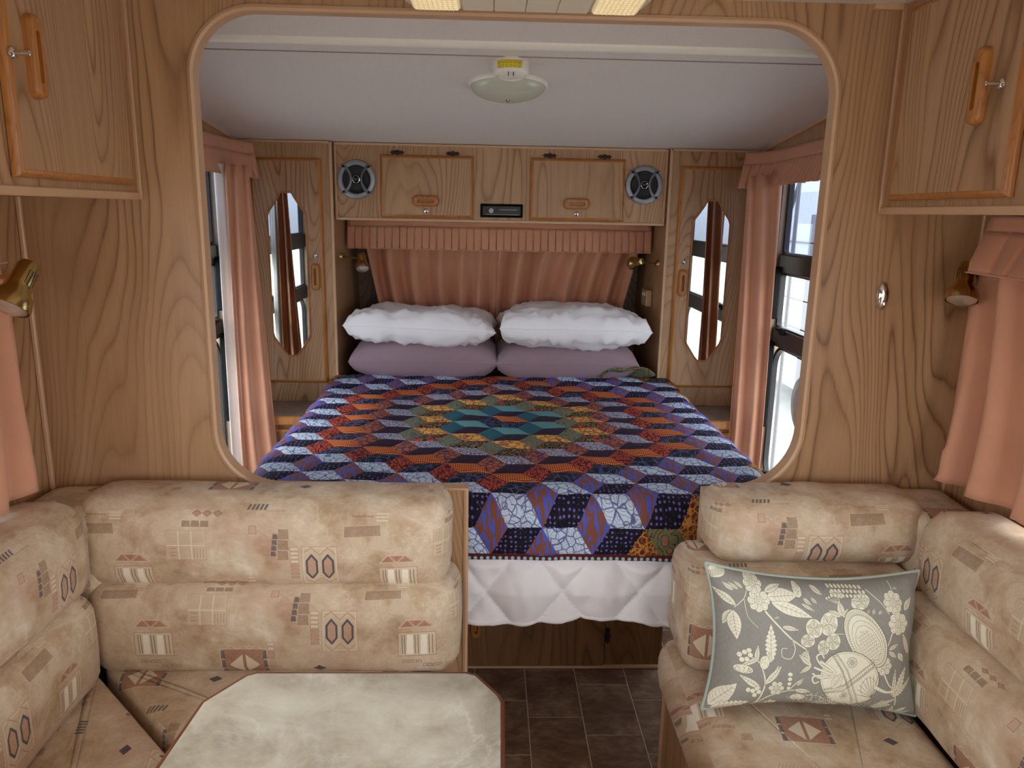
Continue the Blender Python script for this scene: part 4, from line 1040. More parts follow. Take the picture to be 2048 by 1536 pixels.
mb = MB().tube([Vector(fn(k / 160, 0)) - Vector((BX, BY0, BZ)) for k in range(161)], .007, 8); mb.build('bound_edge', M['cotton'], r, smooth=True)

# patchwork quilt: tumbling-block rhombi, each patch a part
QC = (onZ(1062, 868, .775)); QCX, QCY = .058, BY0 - .085 + 5 * .15762
a = .091; RX, RY0, RY1 = .93, QCY - .0, 0
Q_S0, Q_S1 = BX - .93, BX + .93
Q_T0, Q_T1 = BY0 - .1635, 3.345
def qh(s_, t_):
    z_ = .018 + .006 * fn2(s_, t_, 6) + .003 * fn2(s_, t_, 17)
    out = max(0, BY0 - t_, abs(s_ - BX) - BHW)
    z_ += .010 * max(0, fn2(s_ * 1.3, t_ * .2, 9)) * min(1, out / .1)
    head = max(0, (t_ - 3.0) / .4); z_ += .02 * head
    return z_
quilt = thing('patchwork_quilt', 'colourful tumbling-block patchwork quilt spread over the bed', 'quilt', (BX, BY0, BZ))
ORG = Vector((BX, BY0, BZ))
e0 = np.array([1, 0]) * a; e1 = np.array([.5, .8660254]) * a; e2 = np.array([-.5, .8660254]) * a
lay = {0: ('navy', 'orange', 'navy'), 1: ('plum', 'teal', 'teald'), 2: ('spot', 'yellow', 'olive'), 3: ('plum', 'grey', 'brown'), 4: ('navy', 'orange', 'red'),
       5: ('dots', 'white', 'leaf')}
patches = []
for i in range(-9, 10):
    for j in range(-15, 16):
        c = np.array([QCX, QCY]) + i * np.array([1.5 * a, .8660254 * a]) + j * np.array([0, 1.7320508 * a])
        if abs(c[0] - BX) > 1.15 or not (Q_T0 - .2 < c[1] < Q_T1 + .2): continue
        hd = round(math.hypot(c[0] - QCX, c[1] - QCY) / .144); hd = 5 if hd == 6 and math.hypot(c[0] - QCX, c[1] - QCY) < .88 else hd
        t3 = lay.get(hd, ('night', 'garden', 'fern'))
        for key, (b0, b1) in zip(t3, ((-e1, e0), (e0, e2), (e2, -e1))):
            # A lower-right, B upper-right, C left diamond
            patches.append((c.copy(), b0, b1, key, hd))
def patch_mesh(c, b0, b1, N_=6):
    g_ = .0012 / a
    vs, uvs_ = [], []
    for jj in range(N_ + 1):
        for ii in range(N_ + 1):
            p = c + b0 * ii / N_ + b1 * jj / N_
            s_, t_ = min(max(p[0], Q_S0), Q_S1), min(max(p[1], Q_T0), Q_T1)
            # rounded quilt corners
            ex, ey = abs(s_ - BX) - (.93 - .12), (Q_T0 + .12) - t_
            if ex > 0 and ey > 0:
                L = math.hypot(ex, ey)
                if L > .12: k = .12 / L; s_ = BX + math.copysign(.81 + ex * k, s_ - BX); t_ = Q_T0 + .12 - ey * k
            ed = min(ii, N_ - ii, jj, N_ - jj) / (N_ / 2)
            h = qh(s_, t_) + .0045 * min(1, ed * 2.2) ** .6
            vs.append(drape(s_, t_, h, BZ, .045) - ORG); uvs_.append((s_, t_))
    fs = []
    for jj in range(N_):
        for ii in range(N_):
            q_ = (jj * (N_ + 1) + ii, jj * (N_ + 1) + ii + 1, (jj + 1) * (N_ + 1) + ii + 1, (jj + 1) * (N_ + 1) + ii)
            P = [vs[k] for k in q_]; ar = ((P[1] - P[0]).cross(P[2] - P[0])).length + ((P[2] - P[0]).cross(P[3] - P[0])).length
            if ar > 2e-6: fs.append(q_)
    return vs, fs, uvs_
built = []
for pt in patches:
    vs, fs, uvs_ = patch_mesh(*pt[:3])
    if len(fs) < 2: continue
    cen = sum(vs, Vector()) / len(vs) + ORG
    built.append((cen.y + (0 if abs(cen.x - BX) < .76 and cen.z > .5 else 3), vs, fs, uvs_, pt))
built.sort(key=lambda q_: q_[0])
rest = {}
for n_, (d_, vs, fs, uvs_, pt) in enumerate(built):
    used = sorted({k for f in fs for k in f}); mp_ = {k: i for i, k in enumerate(used)}
    vs = [vs[k] for k in used]; uvs_ = [uvs_[k] for k in used]; fs = [tuple(mp_[k] for k in f) for f in fs]
    if n_ < 299:
        mesh('patch', vs, fs, Q[pt[3]], quilt, True, uvs_)
    else:
        R_ = rest.setdefault('all', ([], [], [], [])); b_ = len(R_[0]); R_[0].extend(vs); R_[2].extend(uvs_)
        for f in fs: R_[1].append(tuple(k + b_ for k in f)); R_[3].append(pt[3])
if rest:
    R_ = rest['all']; keys = sorted(set(R_[3])); o = mesh('patches', R_[0], R_[1], [Q[k] for k in keys], quilt, True, R_[2])
    o.data.polygons.foreach_set('material_index', [keys.index(k) for k in R_[3]]); o['kind'] = 'stuff'
# backing just under the patches
def fb(u, w_):
    s_ = Q_S0 + .004 + u * (Q_S1 - Q_S0 - .008); t_ = Q_T0 + .004 + w_ * (Q_T1 - Q_T0 - .008)
    ex, ey = abs(s_ - BX) - .81, (Q_T0 + .12) - t_
    if ex > 0 and ey > 0:
        L = math.hypot(ex, ey)
        if L > .12: k = .12 / L; s_ = BX + math.copysign(.81 + ex * k, s_ - BX); t_ = Q_T0 + .12 - ey * k
    return drape(s_, t_, qh(s_, t_) - .002, BZ, .045) - ORG
v_, f_ = grid(120, 110, fb); mesh('backing', v_, f_, Q['bind'], quilt, True)
# binding: maroon strip with pale dots
per = []
x0_, x1_, r_ = Q_S0, Q_S1, .12
def qpt(s_, t_, h=.0): return drape(s_, t_, qh(s_, t_) + h, BZ, .045) - ORG
seq = [(x0_, Q_T1 - k * (Q_T1 - Q_T0 - r_) / 70) for k in range(71)] + arc(x0_ + r_, Q_T0 + r_, r_, PI, 1.5 * PI, 16)[1:] + [(x0_ + r_ + k * (x1_ - x0_ - 2 * r_) / 90, Q_T0) for k in range(1, 91)] + arc(x1_ - r_, Q_T0 + r_, r_, -PI / 2, 0, 16)[1:] + [(x1_, Q_T0 + r_ + k * (Q_T1 - Q_T0 - r_) / 70) for k in range(1, 71)]
offo = offset(seq, -.0)
rows = []
so_ = offset(seq, -.012); si_ = offset(seq, .004)
cen_path = seq
mb = MB(); mb.loops([[qpt(*p, .001) for p in si_], [qpt(*p, .006) for p in seq], [qpt(*p, .005) for p in so_], [qpt(*p, -.002) for p in so_]], closed=False)
bo = mb.build('binding', Q['bind'], quilt, smooth=True)
mb = MB(); acc = 0; last = None
dotc = offset(seq, -.006)
for p in dotc:
    w_ = qpt(*p, .0085)
    if last is not None: acc += (w_ - last).length
    last = w_
# even dots along the binding
Ls = [0]; W3 = [qpt(*p, .0062) for p in dotc]
for i in range(1, len(W3)): Ls.append(Ls[-1] + (W3[i] - W3[i - 1]).length)
s_ = .01; i = 1
while s_ < Ls[-1]:
    while Ls[i] < s_: i += 1
    t_ = (s_ - Ls[i - 1]) / max(1e-6, Ls[i] - Ls[i - 1]); p = W3[i - 1].lerp(W3[i], t_)
    d1 = (W3[i] - W3[i - 1]).normalized(); pc = (Vector((*dotc[i], 0)));
    nn = (qpt(*dotc[i], .02) - qpt(*dotc[i], .0)).normalized()
    tt = nn.cross(d1); c8 = [p + nn * .0008 + (d1 * math.cos(k * PI / 4) + tt * math.sin(k * PI / 4)) * .0050 for k in range(8)]
    mb.add(c8, [tuple(range(8))]); s_ += .0165
do = mb.build('binding_dots', plain('pale_blue_dot', rgb(150, 196, 204), .8), bo); do['kind'] = 'stuff'
# turned-back corner of the quilt near the right pillow
def fn(u, w_):
    x_ = .50 + .24 * u * (1 - .35 * w_); y_ = 3.30 - .03 * u + .10 * w_; z_ = BZ + .045 + .055 * math.sin(PI * u * .9) * (1 - w_) + .012 * math.sin(9 * u + 4 * w_); return Vector((x_, y_, z_)) - ORG
v_, f_ = grid(16, 8, fn); o = mesh('folded_corner', v_, f_, Q['garden'], quilt, True, [(p.x + ORG.x, p.y + ORG.y) for p in v_]); thick(o, .008)

# ------------------------------------------------------------------ pillows
def pillow(name, c, w, d, t, mat, label, rx=0, rz=0, seed=0, wr=.006, group=None, n=44, corner=.10, roll=0, cat='pillow', pw=3.1):
    """w along x, d along y, t thickness; centre c"""
    rs = random.Random(seed); ox, oy = rs.uniform(0, 50), rs.uniform(0, 50)
    vs, fs, uvs_ = [], [], []
    for side in (1, -1):
        b_ = len(vs)
        for j in range(n + 1):
            for i in range(n + 1):
                u, v_ = 2 * i / n - 1, 2 * j / n - 1
                u2, w2 = math.sin(u * PI / 2), math.sin(v_ * PI / 2)
                px = u2 * w / 2 * (1 - corner * (1 - w2 * w2) * u2 * u2 * .6); py = w2 * d / 2 * (1 - corner * (1 - u2 * u2) * w2 * w2)
                hh = t / 2 * (max(0, 1 - abs(u2) ** pw) ** .5) * (max(0, 1 - abs(w2) ** pw) ** .5)
                fade = min(1, hh / (t * .12))
                edge = 1 - max(0, 1 - max(abs(u2), abs(w2))) ** 1
                nz = (fn2(px + ox, py + oy, 9) * wr * 1.4 + fn2(px * 2.4 + ox, py * .9 + oy, 22) * wr * .8 + abs(fn2(px * 1.2 + ox, py * 2.2 + oy, 13)) * wr) * fade * (.5 + edge)
                vs.append((px, py, side * (hh + nz) + .004 * fn2(px + ox, py, 7) * (1 - fade) )); uvs_.append((px / w + .5, py / d + .5))
        for j in range(n):
            for i in range(n):
                q_ = (b_ + j * (n + 1) + i, b_ + j * (n + 1) + i + 1, b_ + (j + 1) * (n + 1) + i + 1, b_ + (j + 1) * (n + 1) + i); fs.append(q_ if side > 0 else q_[::-1])
    r = thing(name, label, cat, c, rz, group); r.rotation_euler = (rx, roll, rz)
    o = mesh('case', vs, fs, mat, r, True, uvs_)
    import bmesh
    bm = bmesh.new(); bm.from_mesh(o.data); bmesh.ops.remove_doubles(bm, verts=bm.verts, dist=.0004); bm.to_mesh(o.data); bm.free()
    return r, vs, n
def seam_ring(vs, n, mat, r, rad=.0022, name='seam'):
    idx = [i for i in range(n + 1)] + [j * (n + 1) + n for j in range(1, n + 1)] + [n * (n + 1) + i for i in range(n - 1, -1, -1)] + [j * (n + 1) for j in range(n - 1, 0, -1)]
    P = [Vector(vs[k]) for k in idx]; P.append(P[0]); P.append(P[1]); MB().tube(P, rad, 6).build(name, mat, r, smooth=True)
PZ = BZ + .02
pl = [('mauve pillow under the left white pillow', (-.285, 3.50, PZ + .082), .66, .40, .19, 'mauve', 0, 0, 1), ('mauve pillow under the right white pillow', (.352, 3.50, PZ + .080), .64, .40, .185, 'mauve', 0, .01, 2)]
for lab, c, w, d, t, mt, rx, rz, sd in pl:
    r, vs, n_ = pillow('pillow', c, w, d, t, M[mt], lab, rx, rz, sd, .005, 'mauve pillows', pw=5, corner=.03); seam_ring(vs, n_, M[mt], r)
for lab, c, w, d, t, rx, rz, sd, rl in (('plain white pillow stacked on the left mauve pillow', (-.292, 3.485, PZ + .225), .66, .46, .165, -.06, -.03, 7, .03), ('larger white pillow with hemmed end, stacked on the right mauve pillow', (.372, 3.47, PZ + .235), .66, .50, .19, -.05, .02, 9, .015)):
    r, vs, n_ = pillow('pillow', c, w, d, t, M['cotton'], lab, rx, rz, sd, .013, 'white pillows', pw=3.6); r.rotation_euler = (rx, rl, rz); seam_ring(vs, n_, M['cotton'], r)

# ------------------------------------------------------------------ upholstered lounge
def cushion(label, x0, x1, y0, y1, z0, z1, front, rad=.06, bulge=.02, uvo=(0, 0), seed=0, rx=0, group=None, name='back_cushion', n=22, rz=0, urot=0, taper=0):
    """rounded block; front: outward axis of the visible face ('-y', '+x', '-x', '+z')"""
    c = Vector(((x0 + x1) / 2, (y0 + y1) / 2, (z0 + z1) / 2)); H = Vector(((x1 - x0) / 2, (y1 - y0) / 2, (z1 - z0) / 2))
    rad = min(rad, min(H) * .98); vs, fs, key = [], [], {}
    nn = [max(4, int(round(2 * H[k] / .028))) for k in range(3)]
    def addv(p):
        k = tuple(round(q_, 5) for q_ in p)
        if k not in key: key[k] = len(vs); vs.append(p)
        return key[k]
    def sp(i, n_): return -math.cos(PI * i / n_) * .35 + (2 * i / n_ - 1) * .65
    for ax in range(3):
        u_, w_ = (ax + 1) % 3, (ax + 2) % 3
        for sg in (-1, 1):
            for i in range(nn[u_]):
                for j in range(nn[w_]):
                    q_ = []
                    for di, dj in ((0, 0), (1, 0), (1, 1), (0, 1)):
                        p = [0, 0, 0]; p[ax] = sg; p[u_] = sp(i + di, nn[u_]); p[w_] = sp(j + dj, nn[w_]); q_.append(addv(tuple(p)))
                    fs.append(tuple(q_ if sg > 0 else q_[::-1]))
    axf = {'y': 1, 'x': 0, 'z': 2}[front[1]]; sf = -1 if front[0] == '-' else 1
    out, uvn = [], []
    for p in vs:
        P = Vector((p[0] * H.x, p[1] * H.y, p[2] * H.z)); I = Vector([max(-(H[k] - rad), min(H[k] - rad, P[k])) for k in range(3)])
        dv = P - I
        if dv.length > 1e-9:
            # superellipse-like rounding
            mx_ = max(abs(q_) for q_ in dv); dv = dv.normalized() * min(rad, dv.length if dv.length < rad else rad) if mx_ > 0 else dv
            if max(abs(P[k]) - (H[k] - rad) for k in range(3)) > 0: dv = (P - I).normalized() * rad * (mx_ / rad)
        R_ = I + dv
        o1, o2 = [k for k in range(3) if k != axf]
        b_ = (1 - p[o1] ** 4) * (1 - p[o2] ** 2) * bulge * (1 if p[axf] * sf > 0 else .15) * max(0, p[axf] * sf)
        R_[axf] += sf * b_
        w3 = R_ + c
        nz = mn.noise(w3 * 7 + Vector((seed, 0, 0))) * .006 + mn.noise(w3 * 19 + Vector((0, seed, 0))) * .0022
        R_ = R_ + (R_.normalized() * nz); out.append(R_)
    ca, sa = math.cos(urot), math.sin(urot)
    def uvf(co_, n_):
        x_, y_, z_ = co_
        def w_(q_, Hk): return min(1, max(0, (abs(q_) - (Hk - rad)) / rad)) ** 1.5
        if axf == 1: d_, U0, V0, HU, HV, fl_ = y_ + H.y, x_, z_, H.x, H.z, 1
        elif axf == 0: d_, U0, V0, HU, HV, fl_ = H.x - sf * x_, y_, z_, H.y, H.z, (1 if sf > 0 else -1)
        else: d_, U0, V0, HU, HV, fl_ = H.z - z_, x_, y_, H.x, H.y, 1
        d_ = max(0, d_)
        U = (U0 + math.copysign(w_(U0, HU) * d_, U0)) * fl_; V_ = V0 + math.copysign(w_(V0, HV) * d_, V0)
        U, V_ = U * ca - V_ * sa, U * sa + V_ * ca
        return (U + uvo[0], V_ + uvo[1])
    o = mesh(name, out, fs, M['uphol'], None, True, uvf); o.location = c; o.rotation_euler = (rx, 0, rz)
    tag(o, label, 'cushion', group); return o

# UV helper: tile origin is px(228, 975) at 881 px/m; image v runs upward
def uvo(cx_px, cy_px):   # the cushion centre should show the print at photo pixel (cx_px, cy_px) of the upper-left cushion
    return ((cx_px - 228) / 881, (RH - (cy_px - 975)) / 881)
G_ = 'upholstered lounge cushions'
cushion('long upper back cushion against the bulkhead, left lounge', -.935, -.080, 1.615, 1.79, .635, .862, '-y', .055, .018, uvo(519, 1085), 1)
cushion('long lower back cushion against the bulkhead, left lounge', -.918, -.058, 1.585, 1.79, .425, .665, '-y', .06, .015, uvo(497, 1135), 2)
cushion('upper back cushion along the left wall', -1.06, -.885, .62, 1.625, .635, .87, '+x', .06, .02, (.10, uvo(0, 1095)[1]), 3)
cushion('lower back cushion along the left wall', -1.06, -.865, .62, 1.60, .425, .665, '+x', .06, .015, (.33, uvo(0, 1120)[1]), 4)
cushion('corner filler cushion behind the left lounge backs', -1.06, -.865, 1.61, 1.795, .46, .838, '-y', .04, .0, uvo(520, 1060), 5, name='corner_cushion')
cushion('upper back cushion against the bulkhead, above the floral pillow', .525, 1.035, 1.610, 1.79, .700, .868, '-y', .055, .018, uvo(640, 1085), 6)
cushion('lower back cushion behind the floral pillow, right lounge', .462, 1.00, 1.555, 1.79, .455, .712, '-y', .05, .012, uvo(640, 1160), 7)
cushion('upper back cushion along the right wall', .965, 1.155, .55, 1.575, .665, .885, '-x', .06, .02, (.28, uvo(0, 1105)[1]), 8)
cushion('lower back cushion along the right wall', .925, 1.155, .55, 1.58, .435, .69, '-x', .06, .02, (.38, uvo(0, 1120)[1]), 9)
cushion('corner filler cushion behind the right lounge backs', .985, 1.155, 1.58, 1.795, .50, .846, '-y', .04, 0, uvo(450, 1060), 10, name='corner_cushion')

def pad(label, poly, z0, z1, r=.03, uvo_=(0, 0), rot=0, name='seat_cushion', crown=.003):
    """seat cushion of a mitred outline with rounded edges"""
    C_ = sum((Vector(p) for p in poly), Vector((0, 0))) / len(poly)
    # densify + round corners
    P = []
    n_ = len(poly)
    for i in range(n_):
        a_, b_, c_ = Vector(poly[i - 1]), Vector(poly[i]), Vector(poly[(i + 1) % n_]); rr = .032 if r < .03 else .07
        d1, d2 = (a_ - b_).normalized(), (c_ - b_).normalized()
        p0, p1 = b_ + d1 * rr, b_ + d2 * rr
        for k in range(5): t_ = k / 4; P.append((1 - t_) ** 2 * p0 + 2 * t_ * (1 - t_) * b_ + t_ * t_ * p1)
        L = (c_ - b_).length - 2 * rr; m_ = max(1, int(L / .05)); q0 = c_ - d2 * rr
        for k in range(1, m_): P.append(p1.lerp(q0, k / m_))
    def inset(d_):
        out = []
        for i in range(len(P)):
            t_ = (P[(i + 1) % len(P)] - P[i - 1]).normalized(); nrm = Vector((-t_.y, t_.x))
            if nrm.dot(C_ - P[i]) < 0: nrm = -nrm
            out.append(P[i] + nrm * d_)
        return out
    rings = []
    for k in range(5): a_ = -PI / 2 + k * PI / 8; rings.append([(p.x, p.y, z0 + r + r * math.sin(a_)) for p in inset(r - r * math.cos(a_))])
    for k in range(5): a_ = k * PI / 8; rings.append([(p.x, p.y, z1 - r + r * math.sin(a_)) for p in inset(r - r * math.cos(a_))])
    top = inset(r)
    for k in (.8, .6, .4, .2, .02): rings.append([(C_.x + (p.x - C_.x) * k, C_.y + (p.y - C_.y) * k, z1 + crown * (1 - k * k) + .004 * fn2(C_.x + (p.x - C_.x) * k, p.y * k, 9)) for p in top])
    mb = MB().loops(rings, True, True, True)
    ca, sa = math.cos(rot), math.sin(rot)
    def uvf(co_, n_): x_, y_ = co_[0], co_[1] + (z1 - co_[2] if abs(n_.z) < .7 else 0) * -1; return (x_ * ca - y_ * sa + uvo_[0], x_ * sa + y_ * ca + uvo_[1])
    o = mesh(name, [Vector(v_) - Vector((C_.x, C_.y, z0)) for v_ in mb.v], mb.f, M['uphol'], None, True, uvf); o.location = (C_.x, C_.y, z0)
    tag(o, label, 'cushion'); return o
pad('seat cushion in front of the left bulkhead backs, behind the table', [(-.905, 1.635), (-.10, 1.60), (-.10, 1.10), (-.370, 1.10)], .335, .452, .022, (.06, .22))
pad('seat cushion along the left wall, left of the table', [(-.905, 1.605), (-.385, 1.085), (-.385, .45), (-.880, .45)], .335, .452, .022, (.25, .05), 1.35)
pad('seat cushion of the right lounge, under the floral pillow', [(.440, 1.77), (.955, 1.77), (.955, .50), (.440, .50)], .300, .455, .058, (.30, .20), .12)

# bench bases
r = thing('lounge_base', 'wooden bench base under the left lounge seats', 'bench', (-.6, 1.2, 0))
mb = MB(); mb.prism([(-.47 + .02, .59), (.46, .59), (.46, -.05), (.24, -.05), (.24, -.75), (-.45, -.75)], 0, .333, 'z').build('carcass', M['wood'], r)
MB().box(.448, .462, -.05, .59, .0, .333, .002).build('edge_strip', M['edge'], r)
r = thing('lounge_base', 'wooden bench base under the right lounge seat beside the walkway', 'bench', (.82, 1.2, 0))
MB().box(-.335, .34, -.75, .595, 0, .298).build('carcass', M['wood'], r)
MB().box(-.341, -.334, -.75, .595, 0.0, .02, .001).build('edge_strip', M['edge'], r)
MB().box(-.342, -.330, .585, .598, 0, .298, .002).build('edge_strip', M['edge'], r)
for k in range(2): MB().box(-.345, -.335, .10 - .55 * k, .45 - .55 * k, .05, .28, .003).build('panel', M['wood'], r)

# floral scatter pillow standing on the right seat
cpt = Vector((.70, 1.455, .618))
r, vs, n_ = pillow('scatter_pillow', cpt, .462, .308, .15, M['damask'], 'grey and cream floral pillow with pale blue piping on the right lounge', PI / 2 - .24, 0, 33, .004, None, 44, .17)
r.rotation_euler = (PI / 2 - .26, .025, -.02)
seam_ring(vs, n_, M['piping'], r, .0045, 'piping')

# ------------------------------------------------------------------ table
tp = [(-.404, 1.215), (-.030, 1.215), (-.012, 1.208), (.028, 1.150), (.034, 1.132), (.024, .42), (-.50, .42), (-.485, .93), (-.470, 1.132), (-.420, 1.207)]
TZ = .70
r = thing('dining_table', 'dining table with pale marble laminate top and brown edge, cut corners', 'table', (-.22, .9, 0))
tpl = [(x_ + .22, y_ - .9) for x_, y_ in tp]
def insetp(poly, d_):
    C_ = Vector((0, -.05)); return [tuple(Vector(p) + (C_ - Vector(p)).normalized() * d_) for p in poly]
MB().loops([[(p[0], p[1], z_) for p in insetp(tpl, i_)] for i_, z_ in ((.009, TZ - .002), (.0095, TZ), (.02, TZ))], True, False, True).build('table_top', M['marble'], r)
MB().loops([[(p[0], p[1], z_) for p in insetp(tpl, i_)] for i_, z_ in ((.010, TZ - .030), (.001, TZ - .024), (-.002, TZ - .014), (-.001, TZ - .006), (.003, TZ - .001), (.0092, TZ + .0004))], True, True, False).build('edge_band', M['edge_dark'], r, smooth=True)
MB().lathe([(.03, .03), (.03, TZ - .03)], (-.0, -.2, 0), (0, 0, 1), 20).build('pedestal', M['alu'], r, smooth=True)
MB().lathe([(.125, 0), (.12, .015), (.04, .03)], (0, -.2, 0), (0, 0, 1), 28).build('base_plate', M['alu'], r, smooth=True)

# ------------------------------------------------------------------ lamps, fittings
def spotlight(label, foot, joint, tip_dir, L=.088, rot=None, sc=1.0, slots=True):
    """brass spot: wall plate at foot, arm to joint, shade pointing along tip_dir"""
    foot, joint, d_ = Vector(foot), Vector(joint), Vector(tip_dir).normalized()
    r = thing('spotlight', label, 'spotlight', foot)
    nrm = (joint - foot).normalized()
    MB().lathe([(.022 * sc, 0), (.022 * sc, .004), (.014 * sc, .010), (.006 * sc, .012)], (0, 0, 0), nrm, 20).build('wall_plate', M['brass'], r, smooth=True)
    MB().tube([(0, 0, 0), joint - foot], .0045 * sc, 10).build('arm', M['brass'], r, smooth=True)
    o_ = joint - foot - d_ * L * .35
    sh = MB().lathe([(.004 * sc, -.004), (.016 * sc, -.002), (.0215 * sc, .008), (.0235 * sc, .045 * sc), (.025 * sc, .058 * sc), (.034 * sc, .070 * sc), (.0385 * sc, .088 * sc), (.0385 * sc, .097 * sc), (.0365 * sc, .098 * sc), (.035 * sc, .090 * sc)], o_, d_, 36, False).build('shade', M['brass'], r, smooth=True)
    MB().lathe([(.0355 * sc, .089 * sc), (.034 * sc, .096 * sc), (.022 * sc, .103 * sc), (.004 * sc, .106 * sc)], o_, d_, 30).build('bulb', M['bulb'], r, smooth=True)
    if slots:
        side = d_.cross(Vector((0, 1, 0))).normalized() if abs(d_.y) < .9 else Vector((1, 0, 0))
        side = -side if side.x < 0 and slots == 1 else side
        side = (side * slots[0] + Vector((0, -1, 0)) * slots[1]).normalized() if isinstance(slots, tuple) else side
        tang = d_.cross(side).normalized()
        for k in range(4):
            aa = (k - 1.5) * .27; nn = side * math.cos(aa) + tang * math.sin(aa); p0 = o_ + d_ * .012 * sc + nn * .0222 * sc; p1 = o_ + d_ * .040 * sc + nn * .0236 * sc
            MB().tube([p0, p1], .0012 * sc, 6).build('vent_slot', M['ink'], sh)
    return r
tip, top_ = onY(24, 598, 1.455), onY(60, 528, 1.50); dr = tip - top_; pj = top_ + dr.normalized() * .032
spotlight('large brass spotlight at the left edge, below the left overhead locker', (XL + .005, 1.54, pj.z), pj, dr, .09, None, 1.0, (1, .5))
tip, top_ = onY(1922, 608, 1.665), onY(1934, 530, 1.70); dr = tip - top_; pj = top_ + dr.normalized() * .030
spotlight('brass spotlight half behind the right valance, beside the right lounge curtain', (XR - .03, 1.72, pj.z), pj, dr, .09, None, .90, (-1, .6))
pj = onY(722, 518, 3.36); spotlight('small brass spotlight on the left alcove wall above the pillows', (WL + .002, 3.48, pj.z + .002), pj + Vector((0, .02, 0)), (.12, -.5, -.75), .07, None, .78, None)
pj = onY(1277, 524, 3.40); spotlight('small brass spotlight on the right alcove wall above the pillows', (WRi - .002, 3.46, pj.z - .01), pj, (-.35, .85, -.15), .07, None, .78, None)

# alcove power outlet
pz = onX(1303, 603, WRi)
r = thing('power_outlet', 'cream double power outlet on the right alcove wall above the pillow', 'outlet', (WRi - .001, 3.60, 1.12))
MB().box(-.028, 0, -.055, .055, -.038, .038, .004).build('plate', plain('cream_plastic', rgb(188, 160, 120), .4), r)
for y_ in (-.02, .02): MB().box(-.031, -.026, y_ - .008, y_ + .008, .008, .024, .002).build('switch', M['white'], r)

# ceiling lamp, smoke alarm, curtain tube
yl = 2.455; zl = CZ(yl)
nrm_c = Vector((0, -.112, -1)).normalized()
r = thing('ceiling_light', 'oval frosted ceiling light above the bed', 'lamp', (.05, yl, zl))
MB().lathe([(.121, 0), (.122, .006), (.118, .012), (.112, .010)], (0, 0, 0), nrm_c, 48).build('rim', M['white'], r, smooth=True)
MB().lathe([(.114 * math.sin(k * PI / 2 / 12), .008 + .040 * math.cos(k * PI / 2 / 12)) for k in range(12, 0, -1)], (0, 0, 0), nrm_c, 48).build('shade', M['dome'], r, smooth=True)
MB().lathe([(.008, .046), (.007, .052), (.003, .054)], (0, 0, 0), nrm_c, 14).build('screw_cap', M['chrome'], r, smooth=True)
ya = 2.235; za = CZ(ya)
r = thing('smoke_alarm', 'round white smoke alarm with yellow sticker beside the ceiling light', 'alarm', (.053, ya, za))
MB().lathe([(.048, 0), (.050, .003), (.050, .030), (.045, .038), (.034, .041), (.004, .042)], (0, 0, 0), nrm_c, 40).build('housing', M['white'], r, smooth=True, sharp=.8)
MB().lathe([(.036, .0405), (.0345, .0425), (.033, .0405)], (0, 0, 0), nrm_c, 40, False).build('ring', M['white'], r, smooth=True)
vs = []; 
for j, hz in enumerate((-.006, -.024)):
    for k in range(13): aa = -PI / 2 - .75 + k * 1.30 / 12; vs.append((.0535 * math.cos(aa), .0535 * math.sin(aa) - .001 , hz))
st = mesh('sticker', vs, [(k, k + 1, k + 14, k + 13) for k in range(12)], M['yellow'], r, True); thick(st, .0008)
mb = MB()
for i in range(3):
    pts = []
    for seg in range(6):
        a0 = -PI / 2 - .70 + seg * .20; L_ = random.uniform(.10, .17)
        mb.tube([(.0543 * math.cos(a0 + L_ * t_), .0543 * math.sin(a0 + L_ * t_) - .001, -.013 - i * .0055) for t_ in (0, .5, 1)], .0005, 4)
mb.build('print_lines', M['ink'], st)
for sx_ in (-.008, .006): MB().box(sx_ - .001, sx_ + .001, -.045, -.038, -.044, -.034).build('vent', M['ink'], r)
pt1, pt2 = 2.095, 1.928
tb = MB().tube([(XL, pt1, pt2), (XR, pt1, pt2)], .019, 20).build('ceiling_tube', M['white'], None, smooth=True, sharp=.9)
tag(tb, 'long white tube running across the bedroom ceiling', 'tube')

# chrome catch on the bulkhead
pc = onY(1765, 592, 1.795)
r = thing('door_catch', 'chrome oval catch on the bulkhead, right of the opening', 'catch', (pc.x, 1.799, pc.z))
rings = []
for s_, d_ in ((1, 0), (1, .004), (.85, .011), (.55, .0145), (.1, .016)): rings.append([(.0155 * s_ * math.cos(2 * PI * k / 32), -d_, .034 * s_ * math.sin(2 * PI * k / 32)) for k in range(32)])
MB().loops(rings, True, True, True).build('plate', M['chrome'], r, smooth=True, sharp=1.2)
MB().box(-.004, .004, -.022, -.012, -.022, -.012, .002).build('tongue', M['chrome'], r)

# roof fan/light panel on the lounge ceiling
ax0, ax1, ay0, ay1, az = -.185, .315, 1.14, 1.702, 1.905
r = thing('ceiling_console', 'cream ceiling console with prismatic light lenses at the top edge', 'ceiling panel', ((ax0 + ax1) / 2, 1.42, az))
hx = (ax1 - ax0) / 2
lo = lambda i_, rd: rrect(-hx + i_, hx - i_, ay0 - 1.42 + i_, ay1 - 1.42 - i_, rd)
MB().loops([[(p[0], p[1], ZT - az) for p in lo(.0, .06)], [(p[0], p[1], .012) for p in lo(.0, .06)], [(p[0], p[1], .0) for p in lo(.014, .05)]], True, False, True).build('housing', plain('cream_console', rgb(226, 214, 190), .4, var=.03), r, smooth=True, sharp=.9)
for k in range(4):
    w4 = .105; x_ = -.135 + k * w4 * .65
    pass
for k in range(4): MB().box(-.125 + k * .064, -.063 + k * .064, -.25, .262, -.004, .001, .001).build('panel', plain('cream_panel_%d' % k, rgb(232, 222, 200), .4, var=.02), r)
